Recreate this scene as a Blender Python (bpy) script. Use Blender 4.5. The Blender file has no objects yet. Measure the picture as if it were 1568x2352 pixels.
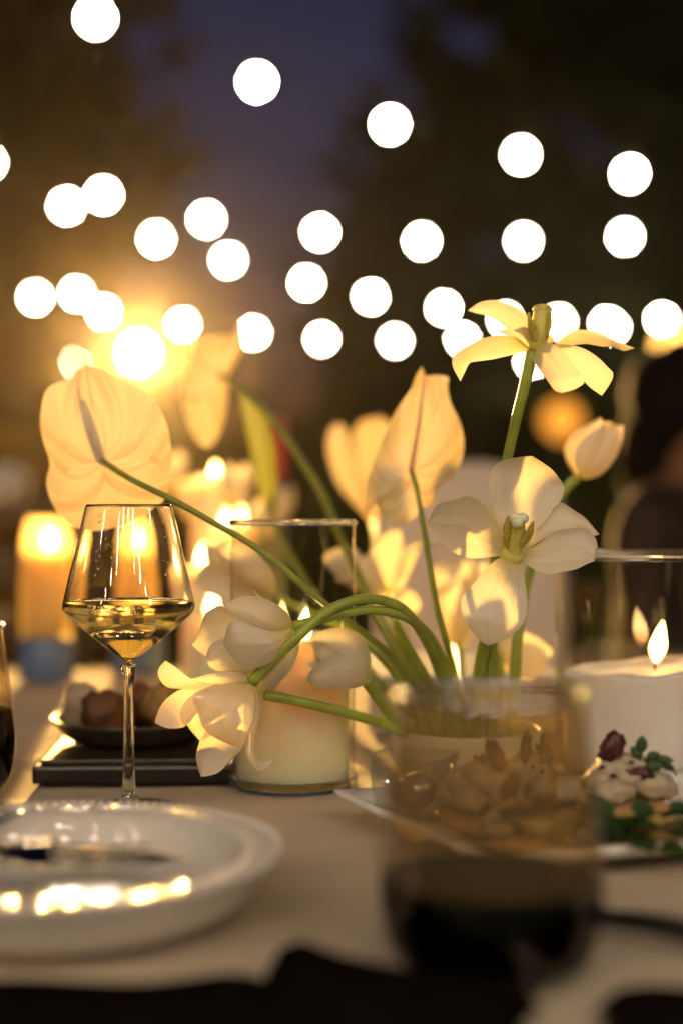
import bpy, bmesh, math, random
import numpy as np
from mathutils import Vector, Matrix, noise
random.seed(7); rng = np.random.default_rng(7)
sc = bpy.context.scene
C = sc.collection
R = math.radians

# ------------------------------------------------------------------ camera
F = 3267.0            # focal length in units of a 1568 px wide frame (50 mm on 24 mm)
TZ = 0.75             # table height
CZ = TZ + 0.22        # lens height
cam = bpy.data.cameras.new('camera'); camo = bpy.data.objects.new('camera', cam); C.objects.link(camo)
camo.location = (0, 0, CZ); camo.rotation_euler = (R(90), 0, 0)
cam.sensor_fit = 'HORIZONTAL'; cam.sensor_width = 24.0; cam.lens = 50.0
cam.clip_start = 0.02; cam.clip_end = 500
cam.dof.use_dof = True; cam.dof.focus_distance = 1.05; cam.dof.aperture_fstop = 1.72
sc.camera = camo

# ------------------------------------------------------------------ world, dusk
w = bpy.data.worlds.new('World'); sc.world = w; w.use_nodes = True
nt = w.node_tree; nt.nodes.clear()
sky = nt.nodes.new('ShaderNodeTexSky'); sky.sky_type = 'NISHITA'; sky.sun_disc = False
sky.sun_elevation = R(-1.0); sky.sun_rotation = R(8); sky.altitude = 0; sky.air_density = 1.2; sky.dust_density = 2.0; sky.ozone_density = 2.0
tint = nt.nodes.new('ShaderNodeMix'); tint.data_type = 'RGBA'; tint.blend_type = 'MULTIPLY'; tint.inputs[0].default_value = 1.0
tint.inputs[7].default_value = (0.96, 0.80, 1.25, 1)
bg = nt.nodes.new('ShaderNodeBackground'); bg.inputs[1].default_value = 0.085
wo = nt.nodes.new('ShaderNodeOutputWorld')
nt.links.new(sky.outputs[0], tint.inputs[6]); nt.links.new(tint.outputs[2], bg.inputs[0]); nt.links.new(bg.outputs[0], wo.inputs[0])
BULB_L, LAMP_L, FLAME_L, HAZE_D = 245.0, 54000.0, 24.0, 0.00062

# ------------------------------------------------------------------ exposure, sampling
vs = sc.view_settings; vs.view_transform = 'Standard'; vs.look = 'None'; vs.exposure = 0.0; vs.gamma = 1.0; vs.use_curve_mapping = False
cy = sc.cycles
cy.use_denoising = True; cy.sample_clamp_indirect = 30.0
cy.caustics_reflective = False; cy.caustics_refractive = False
cy.max_bounces = 14; cy.transparent_max_bounces = 28; cy.transmission_bounces = 12; cy.diffuse_bounces = 3; cy.glossy_bounces = 5
cy.use_adaptive_sampling = True; cy.adaptive_threshold = 0.008

# ------------------------------------------------------------------ materials
def newmat(name):
    m = bpy.data.materials.new(name); m.use_nodes = True
    t = m.node_tree; t.nodes.clear(); o = t.nodes.new('ShaderNodeOutputMaterial')
    return m, t, o
def N(t, typ, **kw):
    n = t.nodes.new(typ)
    for k, v in kw.items():
        if k.startswith('i'): n.inputs[int(k[1:])].default_value = v
        else: setattr(n, k, v)
    return n
def ramp(t, stops):
    r = t.nodes.new('ShaderNodeValToRGB'); e = r.color_ramp.elements
    while len(e) < len(stops): e.new(0.5)
    for q, (p, c) in zip(e, stops): q.position = p; q.color = c if len(c) == 4 else (*c, 1)
    return r
def pbr(name, col, rough=0.5, metal=0.0, var=0.15, scale=20, bump=0.0, spec=0.5, sss=0.0, sssr=(.02, .01, .005), coord='Object', coat=0):
    m, t, o = newmat(name)
    b = t.nodes.new('ShaderNodeBsdfPrincipled')
    tc = t.nodes.new('ShaderNodeTexCoord')
    nz = N(t, 'ShaderNodeTexNoise'); nz.inputs['Scale'].default_value = scale; nz.inputs['Detail'].default_value = 5
    t.links.new(tc.outputs[coord], nz.inputs['Vector'])
    rp = ramp(t, [(0.3, tuple(c * (1 - var) for c in col)), (0.7, tuple(min(1, c * (1 + var)) for c in col))])
    t.links.new(nz.outputs[0], rp.inputs[0]); t.links.new(rp.outputs[0], b.inputs['Base Color'])
    b.inputs['Roughness'].default_value = rough; b.inputs['Metallic'].default_value = metal
    b.inputs['Specular IOR Level'].default_value = spec; b.inputs['Coat Weight'].default_value = coat
    if sss: b.inputs['Subsurface Weight'].default_value = sss; b.inputs['Subsurface Radius'].default_value = sssr; b.inputs['Subsurface Scale'].default_value = 1
    if bump:
        bp = N(t, 'ShaderNodeBump'); bp.inputs['Strength'].default_value = bump; bp.inputs['Distance'].default_value = 0.002
        t.links.new(nz.outputs[0], bp.inputs['Height']); t.links.new(bp.outputs[0], b.inputs['Normal'])
    t.links.new(b.outputs[0], o.inputs[0]); return m
def emit(name, col, s):
    m, t, o = newmat(name); e = N(t, 'ShaderNodeEmission'); e.inputs[0].default_value = (*col, 1); e.inputs[1].default_value = s
    t.links.new(e.outputs[0], o.inputs[0]); return m
def glass(name, col=(1, 1, 1), ior=1.5, rough=0.0):
    m, t, o = newmat(name); g = N(t, 'ShaderNodeBsdfGlass'); g.inputs['Color'].default_value = (*col, 1); g.inputs['IOR'].default_value = ior; g.inputs['Roughness'].default_value = rough
    t.links.new(g.outputs[0], o.inputs[0]); return m
def shell(name, col=(.97, .97, .95), rough=0.0, haze=0.0, hazecol=(.8, .75, .6)):
    # one sheet of thin clear glass: straight-through transparency with a Fresnel reflection
    m, t, o = newmat(name)
    tr = N(t, 'ShaderNodeBsdfTransparent'); tr.inputs[0].default_value = (*col, 1)
    gl = N(t, 'ShaderNodeBsdfGlossy'); gl.inputs['Roughness'].default_value = rough
    fc = N(t, 'ShaderNodeLayerWeight'); fc.inputs[0].default_value = .5
    pw = N(t, 'ShaderNodeMath', operation='POWER'); pw.inputs[1].default_value = 5.0; t.links.new(fc.outputs['Facing'], pw.inputs[0])
    lw = N(t, 'ShaderNodeMath', operation='MULTIPLY_ADD'); lw.inputs[1].default_value = .88; lw.inputs[2].default_value = .08; t.links.new(pw.outputs[0], lw.inputs[0])
    mx = N(t, 'ShaderNodeMixShader'); t.links.new(lw.outputs[0], mx.inputs[0]); t.links.new(tr.outputs[0], mx.inputs[1]); t.links.new(gl.outputs[0], mx.inputs[2])
    last = mx
    if haze:
        tl = N(t, 'ShaderNodeBsdfTranslucent'); tl.inputs[0].default_value = (*hazecol, 1)
        df = N(t, 'ShaderNodeBsdfDiffuse'); df.inputs[0].default_value = (*hazecol, 1)
        m1 = N(t, 'ShaderNodeMixShader'); m1.inputs[0].default_value = 0.4; t.links.new(tl.outputs[0], m1.inputs[1]); t.links.new(df.outputs[0], m1.inputs[2])
        m2 = N(t, 'ShaderNodeMixShader'); m2.inputs[0].default_value = haze; t.links.new(mx.outputs[0], m2.inputs[1]); t.links.new(m1.outputs[0], m2.inputs[2]); last = m2
    t.links.new(last.outputs[0], o.inputs[0]); return m
def petalmat(name, col, base, trans=0.5, veins=26, fleck=0.0, spots=0.0, rough=.38, sidevein=0.0):
    m, t, o = newmat(name)
    uv = N(t, 'ShaderNodeUVMap'); sp = N(t, 'ShaderNodeSeparateXYZ'); t.links.new(uv.outputs[0], sp.inputs[0])
    # longitudinal veins: noise stretched along the petal
    mp = N(t, 'ShaderNodeMapping'); mp.inputs['Scale'].default_value = (veins, 1.3, 1); t.links.new(uv.outputs[0], mp.inputs[0])
    nz = N(t, 'ShaderNodeTexNoise'); nz.inputs['Scale'].default_value = 1.0; nz.inputs['Detail'].default_value = 4; t.links.new(mp.outputs[0], nz.inputs['Vector'])
    cr = ramp(t, [(0.3, tuple(c * .87 for c in col)), (0.65, col)]); t.links.new(nz.outputs[0], cr.inputs[0])
    br = ramp(t, [(0.0, (1, 1, 1)), (0.34, (0, 0, 0))]); t.links.new(sp.outputs[1], br.inputs[0])
    mx = N(t, 'ShaderNodeMix', data_type='RGBA'); t.links.new(br.outputs[0], mx.inputs[0]); t.links.new(cr.outputs[0], mx.inputs[6]); mx.inputs[7].default_value = (*base, 1)
    colr = mx.outputs[2]
    if fleck:
        mp2 = N(t, 'ShaderNodeMapping'); mp2.inputs['Scale'].default_value = (46, 9, 1); mp2.inputs['Rotation'].default_value = (0, 0, .16); t.links.new(uv.outputs[0], mp2.inputs[0])
        n2 = N(t, 'ShaderNodeTexNoise'); n2.inputs['Scale'].default_value = 1; n2.inputs['Detail'].default_value = 1; t.links.new(mp2.outputs[0], n2.inputs['Vector'])
        n3 = N(t, 'ShaderNodeTexNoise'); n3.inputs['Scale'].default_value = 3.1; t.links.new(uv.outputs[0], n3.inputs['Vector'])
        mu = N(t, 'ShaderNodeMath', operation='MULTIPLY'); t.links.new(n2.outputs[0], mu.inputs[0]); t.links.new(n3.outputs[0], mu.inputs[1])
        fr = ramp(t, [(0.42, (0, 0, 0)), (0.455, (fleck,) * 3)]); t.links.new(mu.outputs[0], fr.inputs[0])
        m3 = N(t, 'ShaderNodeMix', data_type='RGBA'); t.links.new(fr.outputs[0], m3.inputs[0]); t.links.new(colr, m3.inputs[6]); m3.inputs[7].default_value = (.28, .06, .07, 1); colr = m3.outputs[2]
    if sidevein:
        # arching side veins of a spathe in polar uv (x = angle, y = radius)
        wv = N(t, 'ShaderNodeTexNoise'); wv.inputs['Scale'].default_value = 1; wv.inputs['Detail'].default_value = 2
        mp4 = N(t, 'ShaderNodeVectorMath', operation='DOT_PRODUCT'); mp4.inputs[1].default_value = (10.5, -5.5, 0); t.links.new(uv.outputs[0], mp4.inputs[0])
        cb = N(t, 'ShaderNodeCombineXYZ'); t.links.new(mp4.outputs['Value'], cb.inputs[0]); my = N(t, 'ShaderNodeMath', operation='MULTIPLY'); my.inputs[1].default_value = 1.2; t.links.new(sp.outputs[1], my.inputs[0]); t.links.new(my.outputs[0], cb.inputs[1])
        t.links.new(cb.outputs[0], wv.inputs['Vector'])
        vr = ramp(t, [(0.34, (sidevein,) * 3), (0.56, (0, 0, 0))]); t.links.new(wv.outputs[0], vr.inputs[0])
        m4 = N(t, 'ShaderNodeMix', data_type='RGBA'); t.links.new(vr.outputs[0], m4.inputs[0]); t.links.new(colr, m4.inputs[6]); m4.inputs[7].default_value = (.58, .40, .24, 1); colr = m4.outputs[2]
    if spots:
        n5 = N(t, 'ShaderNodeTexNoise'); n5.inputs['Scale'].default_value = 55; n5.inputs['Detail'].default_value = 1
        tc = N(t, 'ShaderNodeTexCoord'); t.links.new(tc.outputs['Object'], n5.inputs['Vector'])
        s5 = ramp(t, [(0.68, (0, 0, 0)), (0.76, (spots,) * 3)]); t.links.new(n5.outputs[0], s5.inputs[0])
        m5 = N(t, 'ShaderNodeMix', data_type='RGBA'); t.links.new(s5.outputs[0], m5.inputs[0]); t.links.new(colr, m5.inputs[6]); m5.inputs[7].default_value = (.6, .32, .1, 1); colr = m5.outputs[2]
    df = N(t, 'ShaderNodeBsdfDiffuse'); tl = N(t, 'ShaderNodeBsdfTranslucent'); gl = N(t, 'ShaderNodeBsdfGlossy'); gl.inputs['Roughness'].default_value = rough
    gl.inputs[0].default_value = (1, 1, 1, 1)
    bp = N(t, 'ShaderNodeBump'); bp.inputs['Strength'].default_value = .6; bp.inputs['Distance'].default_value = .0010; t.links.new(nz.outputs[0], bp.inputs['Height'])
    t.links.new(bp.outputs[0], df.inputs['Normal']); t.links.new(bp.outputs[0], gl.inputs['Normal'])
    tm = N(t, 'ShaderNodeMix', data_type='RGBA', blend_type='MULTIPLY'); tm.inputs[0].default_value = 1; t.links.new(colr, tm.inputs[6]); tm.inputs[7].default_value = (1.0, .90, .64, 1)
    t.links.new(colr, df.inputs[0]); t.links.new(tm.outputs[2], tl.inputs[0])
    a = N(t, 'ShaderNodeMixShader'); a.inputs[0].default_value = trans; t.links.new(df.outputs[0], a.inputs[1]); t.links.new(tl.outputs[0], a.inputs[2])
    b = N(t, 'ShaderNodeMixShader'); b.inputs[0].default_value = .05; t.links.new(a.outputs[0], b.inputs[1]); t.links.new(gl.outputs[0], b.inputs[2])
    t.links.new(b.outputs[0], o.inputs[0]); return m

M = {}
M['petal'] = petalmat('white_petal', (.92, .89, .82), (.82, .76, .32), .62)
M['petal_fleck'] = petalmat('flecked_petal', (.91, .865, .79), (.80, .72, .30), .60, fleck=.9)
M['spathe'] = petalmat('spathe', (.82, .73, .46), (.76, .62, .34), .40, veins=3, spots=.5, sidevein=.75)
M['leafsheet'] = petalmat('leaf_sheet', (.30, .34, .05), (.30, .34, .05), .5, veins=18)
M['stem'] = pbr('green_stem', (.30, .36, .05), .35, var=.18, scale=60, sss=.35, sssr=(.004, .005, .001))
M['stem_thin'] = pbr('dark_green_stem', (.25, .28, .045), .4, var=.2, scale=60, sss=.25, sssr=(.003, .004, .001))
M['pistil'] = pbr('pistil', (.60, .54, .12), .45, var=.15, scale=150, bump=.2, sss=.6, sssr=(.006, .005, .001))
M['stigma'] = pbr('stigma', (.72, .72, .48), .5, var=.1, scale=150)
M['anther'] = pbr('anther', (.46, .36, .06), .9, var=.35, scale=500, bump=.8, sss=.4, sssr=(.004, .003, .001))
M['rib'] = petalmat('midrib', (.80, .66, .50), (.80, .62, .42), .5, veins=6)
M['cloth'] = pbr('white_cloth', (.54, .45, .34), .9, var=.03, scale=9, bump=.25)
M['wood'] = pbr('brown_wood', (.06, .025, .010), .5, var=.35, scale=12)
M['darkwood'] = pbr('dark_wood', (.05, .028, .015), .5, var=.3, scale=12)
M['black'] = pbr('black_lacquer', (.008, .007, .006), .22, var=.3, scale=30, spec=.6)
M['blackmatte'] = pbr('black_matte', (.012, .011, .010), .6, var=.3, scale=30)
M['olive'] = pbr('dark_stoneware', (.05, .043, .03), .28, var=.4, scale=70, bump=.2)
M['ceramic'] = pbr('white_ceramic', (.78, .76, .73), .6, var=.03, scale=40, spec=.05)
M['glaze'] = pbr('glossy_white_glaze', (.66, .62, .57), .07, var=.02, scale=30, spec=.6)
M['ceramic_m'] = pbr('white_ceramic_vase', (.74, .72, .68), .35, var=.04, scale=14)
M['wax'] = pbr('candle_wax', (.93, .79, .53), .45, var=.02, scale=8, sss=1.0, sssr=(.055, .028, .009), spec=.3)
M['wax_white'] = pbr('white_candle_wax', (.84, .80, .78), .45, var=.02, scale=8, sss=.7, sssr=(.012, .007, .004), spec=.3)
M['wick'] = pbr('wick', (.02, .015, .01), .9)
M['flame'] = None
M['silver'] = pbr('polished_steel', (.42, .38, .31), .10, metal=1.0, var=.05, scale=40)
M['bead'] = pbr('mercury_glass_bead', (.80, .76, .68), .07, metal=.95, var=.05)
def rimmat():
    m, t, o = newmat('glossy_rim'); tr = N(t, 'ShaderNodeBsdfTransparent'); tr.inputs[0].default_value = (.9, .86, .78, 1); gl = N(t, 'ShaderNodeBsdfGlossy'); gl.inputs['Roughness'].default_value = .16
    mx = N(t, 'ShaderNodeMixShader'); mx.inputs[0].default_value = .75; t.links.new(tr.outputs[0], mx.inputs[1]); t.links.new(gl.outputs[0], mx.inputs[2]); t.links.new(mx.outputs[0], o.inputs[0]); return m
M['rimgloss'] = rimmat()
M['clear'] = glass('clear_glass', (.995, .995, .99), 1.48)
M['shell'] = shell('thin_clear_glass')
M['amber_glow'] = shell('amber_glow_glass', (.74, .65, .51), .03, haze=.15, hazecol=(.82, .62, .32))  # amber tint and haze stand in for lamp glow in the glass
M['shellrim'] = shell('thin_clear_glass_rim', (.9, .88, .8))
M['amberglass'] = shell('amber_frosted_glass', (.97, .85, .55), .15, haze=.5, hazecol=(.92, .76, .38))
M['whitewine'] = glass('white_wine', (.97, .93, .70), 1.33)
M['redwine'] = glass('red_wine', (.022, .004, .002), 1.33)
M['drop'] = glass('droplet', (1, 1, 1), 1.33)
M['napkin'] = pbr('dark_linen', (.006, .0045, .004), .95, var=.3, scale=60, spec=0.0)
M['bulb'] = emit('bulb_glow', (1.0, .79, .56), BULB_L)
M['amberbulb'] = emit('amber_bulb', (1.0, .50, .10), 7.0)
M['dimbulb'] = emit('dim_amber_bulb', (1.0, .36, .04), 1.6)
M['lamp'] = emit('lamp_glow', (1.0, .56, .145), LAMP_L)
M['cable'] = pbr('black_cable', (.003, .003, .003), .9, spec=0.0)
M['grass'] = pbr('lawn', (.035, .05, .018), 1.0, var=.5, scale=3)
M['bark'] = pbr('bark', (.05, .035, .025), .95, var=.4, scale=8, bump=.6)
M['blue'] = pbr('blue_glaze', (.10, .16, .30), .35, var=.15, scale=30)
M['red'] = pbr('red_wax', (.32, .035, .04), .4, var=.1)
M['pewter'] = pbr('pewter', (.30, .29, .32), .4, metal=.7)
M['white_paint'] = pbr('pale_box_paint', (.50, .46, .42), .6, var=.06, scale=15)
M['groove'] = pbr('dark_groove', (.07, .05, .04), .8)
M['bread'] = pbr('toasted_bread', (.42, .24, .08), .8, var=.35, scale=60, bump=.6)
M['meat'] = pbr('roast_chunk', (.16, .06, .02), .55, var=.5, scale=50, bump=.6)
M['cream'] = pbr('whipped_cream', (.46, .38, .27), .6, var=.06, scale=80, bump=.35, sss=.3, sssr=(.004, .003, .002))
M['tomato'] = pbr('dried_tomato', (.06, .012, .007), .35, var=.6, scale=110, bump=1.0)
M['seed'] = pbr('black_seed', (.01, .008, .006), .4)
M['herb'] = pbr('herb_leaf', (.035, .075, .018), .5, var=.4, scale=80)
M['yolk'] = pbr('egg_slice', (.72, .55, .16), .35, var=.15, scale=40)
M['skin'] = pbr('skin', (.42, .22, .14), .5, sss=.2, sssr=(.01, .004, .002))
M['hair'] = pbr('dark_hair', (.008, .005, .003), .8, var=.5, scale=40, spec=.1)
M['browncloth'] = pbr('brown_cloth', (.13, .055, .02), .95, var=.2, scale=30)
M['linenwhite'] = pbr('white_slipcover', (.62, .58, .56), .95, var=.05, scale=20)

def flamemat(k=1.0):
    m, t, o = newmat('flame_glow')
    tc = N(t, 'ShaderNodeTexCoord'); sp = N(t, 'ShaderNodeSeparateXYZ'); t.links.new(tc.outputs['Generated'], sp.inputs[0])
    r = ramp(t, [(0.0, (.10, .05, .05)), (0.22, (.9, .38, .08)), (0.5, (1, .66, .25)), (0.85, (1, .62, .20)), (1.0, (.9, .42, .08))])
    t.links.new(sp.outputs[2], r.inputs[0]); e = N(t, 'ShaderNodeEmission'); e.inputs[1].default_value = FLAME_L * k
    t.links.new(r.outputs[0], e.inputs[0]); t.links.new(e.outputs[0], o.inputs[0]); return m
M['flame'] = flamemat(); M['flame_big'] = flamemat(2.2); M['flame_lantern'] = flamemat(6.0)
def leafmat(name, c, warm):
    m, t, o = newmat(name)
    oi = N(t, 'ShaderNodeTexNoise'); oi.inputs['Scale'].default_value = 1.7
    tc = N(t, 'ShaderNodeTexCoord'); t.links.new(tc.outputs['Object'], oi.inputs['Vector'])
    r = ramp(t, [(.3, c), (.7, warm)]); t.links.new(oi.outputs[0], r.inputs[0])
    d = N(t, 'ShaderNodeBsdfDiffuse'); l = N(t, 'ShaderNodeBsdfTranslucent'); x = N(t, 'ShaderNodeMixShader'); x.inputs[0].default_value = .35
    t.links.new(r.outputs[0], d.inputs[0]); t.links.new(r.outputs[0], l.inputs[0]); t.links.new(d.outputs[0], x.inputs[1]); t.links.new(l.outputs[0], x.inputs[2]); t.links.new(x.outputs[0], o.inputs[0]); return m
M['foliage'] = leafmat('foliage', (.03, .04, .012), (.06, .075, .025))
M['foliage_w'] = leafmat('foliage_warm', (.075, .05, .014), (.12, .07, .018))  # leaves in a warmer, browner tone than the other foliage

# ------------------------------------------------------------------ builders
def P(x, y, d): return Vector(((x - 784.0) * d / F, d, CZ + (1176.0 - y) * d / F))
def tag(o, label, cat, group=None, kind=None):
    if label: o['label'] = label
    if cat: o['category'] = cat
    if group: o['group'] = group
    if kind: o['kind'] = kind
    return o
def thing(name, label, cat, loc=(0, 0, 0), group=None):
    o = bpy.data.objects.new(name, None); o.empty_display_size = .05; C.objects.link(o); o.location = loc
    return tag(o, label, cat, group)
def link(name, me, mat, parent=None, local=False):
    o = bpy.data.objects.new(name, me); C.objects.link(o)
    if mat is not None and not me.materials: me.materials.append(mat)
    if parent is not None:
        o.parent = parent
        if not local:
            q = Vector((0, 0, 0)); p = parent
            while p is not None: q += p.location; p = p.parent
            o.location = -q
    return o
def obj(name, verts, faces, mat, parent=None, smooth=True, uvs=None, local=False):
    me = bpy.data.meshes.new(name); me.from_pydata([tuple(v) for v in verts], [], faces)
    if uvs is not None:
        l = me.uv_layers.new(name='UVMap')
        for lp in me.loops: l.data[lp.index].uv = uvs[lp.vertex_index]
    if smooth: me.polygons.foreach_set('use_smooth', [True] * len(me.polygons))
    me.update(); return link(name, me, mat, parent, local)
def fromb(name, bm, mat, parent=None, smooth=True, local=False):
    me = bpy.data.meshes.new(name); bm.normal_update(); bm.to_mesh(me); bm.free()
    if smooth: me.polygons.foreach_set('use_smooth', [True] * len(me.polygons))
    return link(name, me, mat, parent, local)
def cr(pts, n):
    """centripetal-ish resampling of a polyline by arc length through Catmull-Rom"""
    p = np.array([tuple(q) for q in pts], float)
    if len(p) == 2: return np.array([p[0] + (p[1] - p[0]) * t for t in np.linspace(0, 1, n)])
    q = np.vstack([2 * p[0] - p[1], p, 2 * p[-1] - p[-2]]); out = []
    for i in range(1, len(q) - 2):
        for t in np.linspace(0, 1, 12, endpoint=False):
            a, b, c_, d = q[i - 1], q[i], q[i + 1], q[i + 2]
            out.append(.5 * ((2 * b) + (c_ - a) * t + (2 * a - 5 * b + 4 * c_ - d) * t * t + (3 * b - a - 3 * c_ + d) * t ** 3))
    out.append(p[-1]); out = np.array(out)
    s = np.concatenate([[0], np.cumsum(np.linalg.norm(np.diff(out, axis=0), axis=1))]); u = np.linspace(0, s[-1], n)
    return np.stack([np.interp(u, s, out[:, k]) for k in range(p.shape[1])], 1)
def tube(name, pts, rad, mat, parent=None, seg=10, n=None, cap=True, local=False):
    n = n or max(8, 6 * len(pts)); c = cr(pts, n)
    rr = np.interp(np.linspace(0, 1, n), np.linspace(0, 1, len(rad)), rad) if hasattr(rad, '__len__') else np.full(n, rad)
    V = []; Fc = []; up = Vector((0.3, 1, 0.2))
    for i in range(n):
        t = Vector(c[min(i + 1, n - 1)] - c[max(i - 1, 0)]).normalized(); a = t.cross(up).normalized(); b = t.cross(a)
        for k in range(seg):
            th = 2 * math.pi * k / seg; V.append(Vector(c[i]) + (a * math.cos(th) + b * math.sin(th)) * rr[i])
    for i in range(n - 1):
        for k in range(seg): Fc.append((i * seg + k, i * seg + (k + 1) % seg, (i + 1) * seg + (k + 1) % seg, (i + 1) * seg + k))
    if cap: Fc.append(tuple(range(seg))[::-1]); Fc.append(tuple((n - 1) * seg + k for k in range(seg)))
    return obj(name, V, Fc, mat, parent, local=local)
def lathe_vf(prof, seg=48, ctr=(0, 0, 0), close=False):
    V = []; Fc = []; m = len(prof)
    for k in range(seg):
        th = 2 * math.pi * k / seg
        for r, z in prof: V.append((ctr[0] + r * math.cos(th), ctr[1] + r * math.sin(th), ctr[2] + z))
    for k in range(seg):
        k2 = (k + 1) % seg
        for i in range(m if close else m - 1):
            j = (i + 1) % m
            Fc.append((k * m + i, k2 * m + i, k2 * m + j, k * m + j))
    return V, Fc
def lathe(name, prof, mat, parent=None, seg=48, ctr=(0, 0, 0), close=False, local=False, weld=True):
    V, Fc = lathe_vf(prof, seg, ctr, close)
    me = bpy.data.meshes.new(name); me.from_pydata(V, [], Fc)
    if weld:
        bm = bmesh.new(); bm.from_mesh(me); bmesh.ops.remove_doubles(bm, verts=bm.verts, dist=1e-6)
        bmesh.ops.recalc_face_normals(bm, faces=bm.faces); bm.to_mesh(me); bm.free()
    me.polygons.foreach_set('use_smooth', [True] * len(me.polygons))
    return link(name, me, mat, parent, local)
def box_bm(bm, c, s, rz=0, bev=0.0):
    g = bmesh.ops.create_cube(bm, size=1); vv = g['verts']
    mat = Matrix.Translation(c) @ Matrix.Rotation(rz, 4, 'Z') @ Matrix.Diagonal((*s, 1))
    bmesh.ops.transform(bm, matrix=mat, verts=vv)
    if bev: bmesh.ops.bevel(bm, geom=list({e for v in vv for e in v.link_edges}), offset=bev, segments=2, affect='EDGES', profile=.6)
def box(name, c, s, mat, parent=None, rz=0, bev=0.0):
    bm = bmesh.new(); box_bm(bm, c, s, rz, bev); return fromb(name, bm, mat, parent, smooth=False)
def lump(bm, c, r, seed, amp=.25, freq=1.3, sub=3):
    g = bmesh.ops.create_icosphere(bm, subdivisions=sub, radius=1)
    r = r if hasattr(r, '__len__') else (r, r, r)
    for v in g['verts']:
        n = 1 + amp * noise.noise(v.co * freq + Vector((seed * 3.1, seed * 1.7, seed))) + amp * .4 * noise.noise(v.co * freq * 3 + Vector((seed, 0, 0)))
        v.co = Vector((v.co.x * r[0] * n + c[0], v.co.y * r[1] * n + c[1], v.co.z * r[2] * n + c[2]))
def copy_tree(o, parent=None):
    c = o.copy(); C.objects.link(c); c.parent = parent
    for ch in list(o.children): copy_tree(ch, c)
    return c

def petal(parent, L, Rr, d0, dep=(0, 0), bulge=12, tilt=0, mat='petal', nu=24, nv=13, tf=(0, 0, 1), name='petal', ruff=1.0, crease=0.0):
    """a petal between two edge curves (frame units, run through tf = x0,y0,scale); dep = depth along it, bulge = cupping towards the viewer"""
    x0, y0, s = tf; sc_ = d0 / F
    A = cr([(x0 + s * x, y0 + s * y) for x, y in L], nu); B = cr([(x0 + s * x, y0 + s * y) for x, y in Rr], nu)
    V = []; U = []; Fc = []; sd = random.random() * 50
    dd = np.interp(np.linspace(0, 1, nu), np.linspace(0, 1, len(dep)), dep)
    for i in range(nu):
        u = i / (nu - 1); env = math.sin(math.pi * min(1, max(0, u))) ** .6
        for j in range(nv):
            v = j / (nv - 1)
            p = A[i] * (1 - v) + B[i] * v
            e = abs(2 * v - 1)
            rip = ruff * (2.2 * noise.noise(Vector((u * 5, v * 3, sd))) + 2.6 * e ** 3 * noise.noise(Vector((u * 11, v * 2, sd + 9)))) * env
            z = dd[i] + tilt * (v - .5) * env - bulge * env * (1 - e ** 2.2) + rip + crease * env * math.exp(-((v - .5) / .06) ** 2)
            w_ = noise.noise(Vector((u * 14, j, sd + 4))) * 1.2 * e ** 6 * env * ruff
            V.append(P(p[0] + w_, p[1] + w_ * .6, d0 + z * sc_)); U.append((v, u))
    for i in range(nu - 1):
        for j in range(nv - 1): Fc.append((i * nv + j, i * nv + j + 1, (i + 1) * nv + j + 1, (i + 1) * nv + j))
    return obj(name, V, Fc, M[mat], parent, uvs=U)
def spathe(parent, outline, ctr, d0, depfn, tf=(0, 0, 1), nr=12, na=96, mat='spathe', name='spathe'):
    x0, y0, s = tf; sc_ = d0 / F
    O = cr([(x0 + s * x, y0 + s * y) for x, y in outline + [outline[0]]], na + 1)[:-1]; c = np.array((x0 + s * ctr[0], y0 + s * ctr[1]))
    V = [P(c[0], c[1], d0 + depfn(c[0], c[1], 0, 0) * sc_)]; U = [(0.5, 0.4)]; Fc = []
    for r in range(1, nr + 1):
        t = (r / nr) ** .9
        for k in range(na):
            p = c + (O[k] - c) * t
            z = depfn(p[0], p[1], t, k / na) + 2.0 * noise.noise(Vector((p[0] * .03, p[1] * .03, 3)))
            V.append(P(p[0], p[1], d0 + z * sc_)); U.append((abs(2 * k / na - 1), .4 + .6 * t))
    for k in range(na): Fc.append((0, 1 + k, 1 + (k + 1) % na))
    for r in range(nr - 1):
        for k in range(na):
            a = 1 + r * na; b = a + na; k2 = (k + 1) % na
            Fc.append((a + k, b + k, b + k2, a + k2))
    return obj(name, V, Fc, M[mat], parent, uvs=U)
def stem(parent, pts, w, mat='stem', tf=(0, 0, 1), name='stem'):
    x0, y0, s = tf
    q = [P(x0 + s * a, y0 + s * b, d) for a, b, d in pts]
    return tube(name, q, w, M[mat], parent, seg=12)

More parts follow.
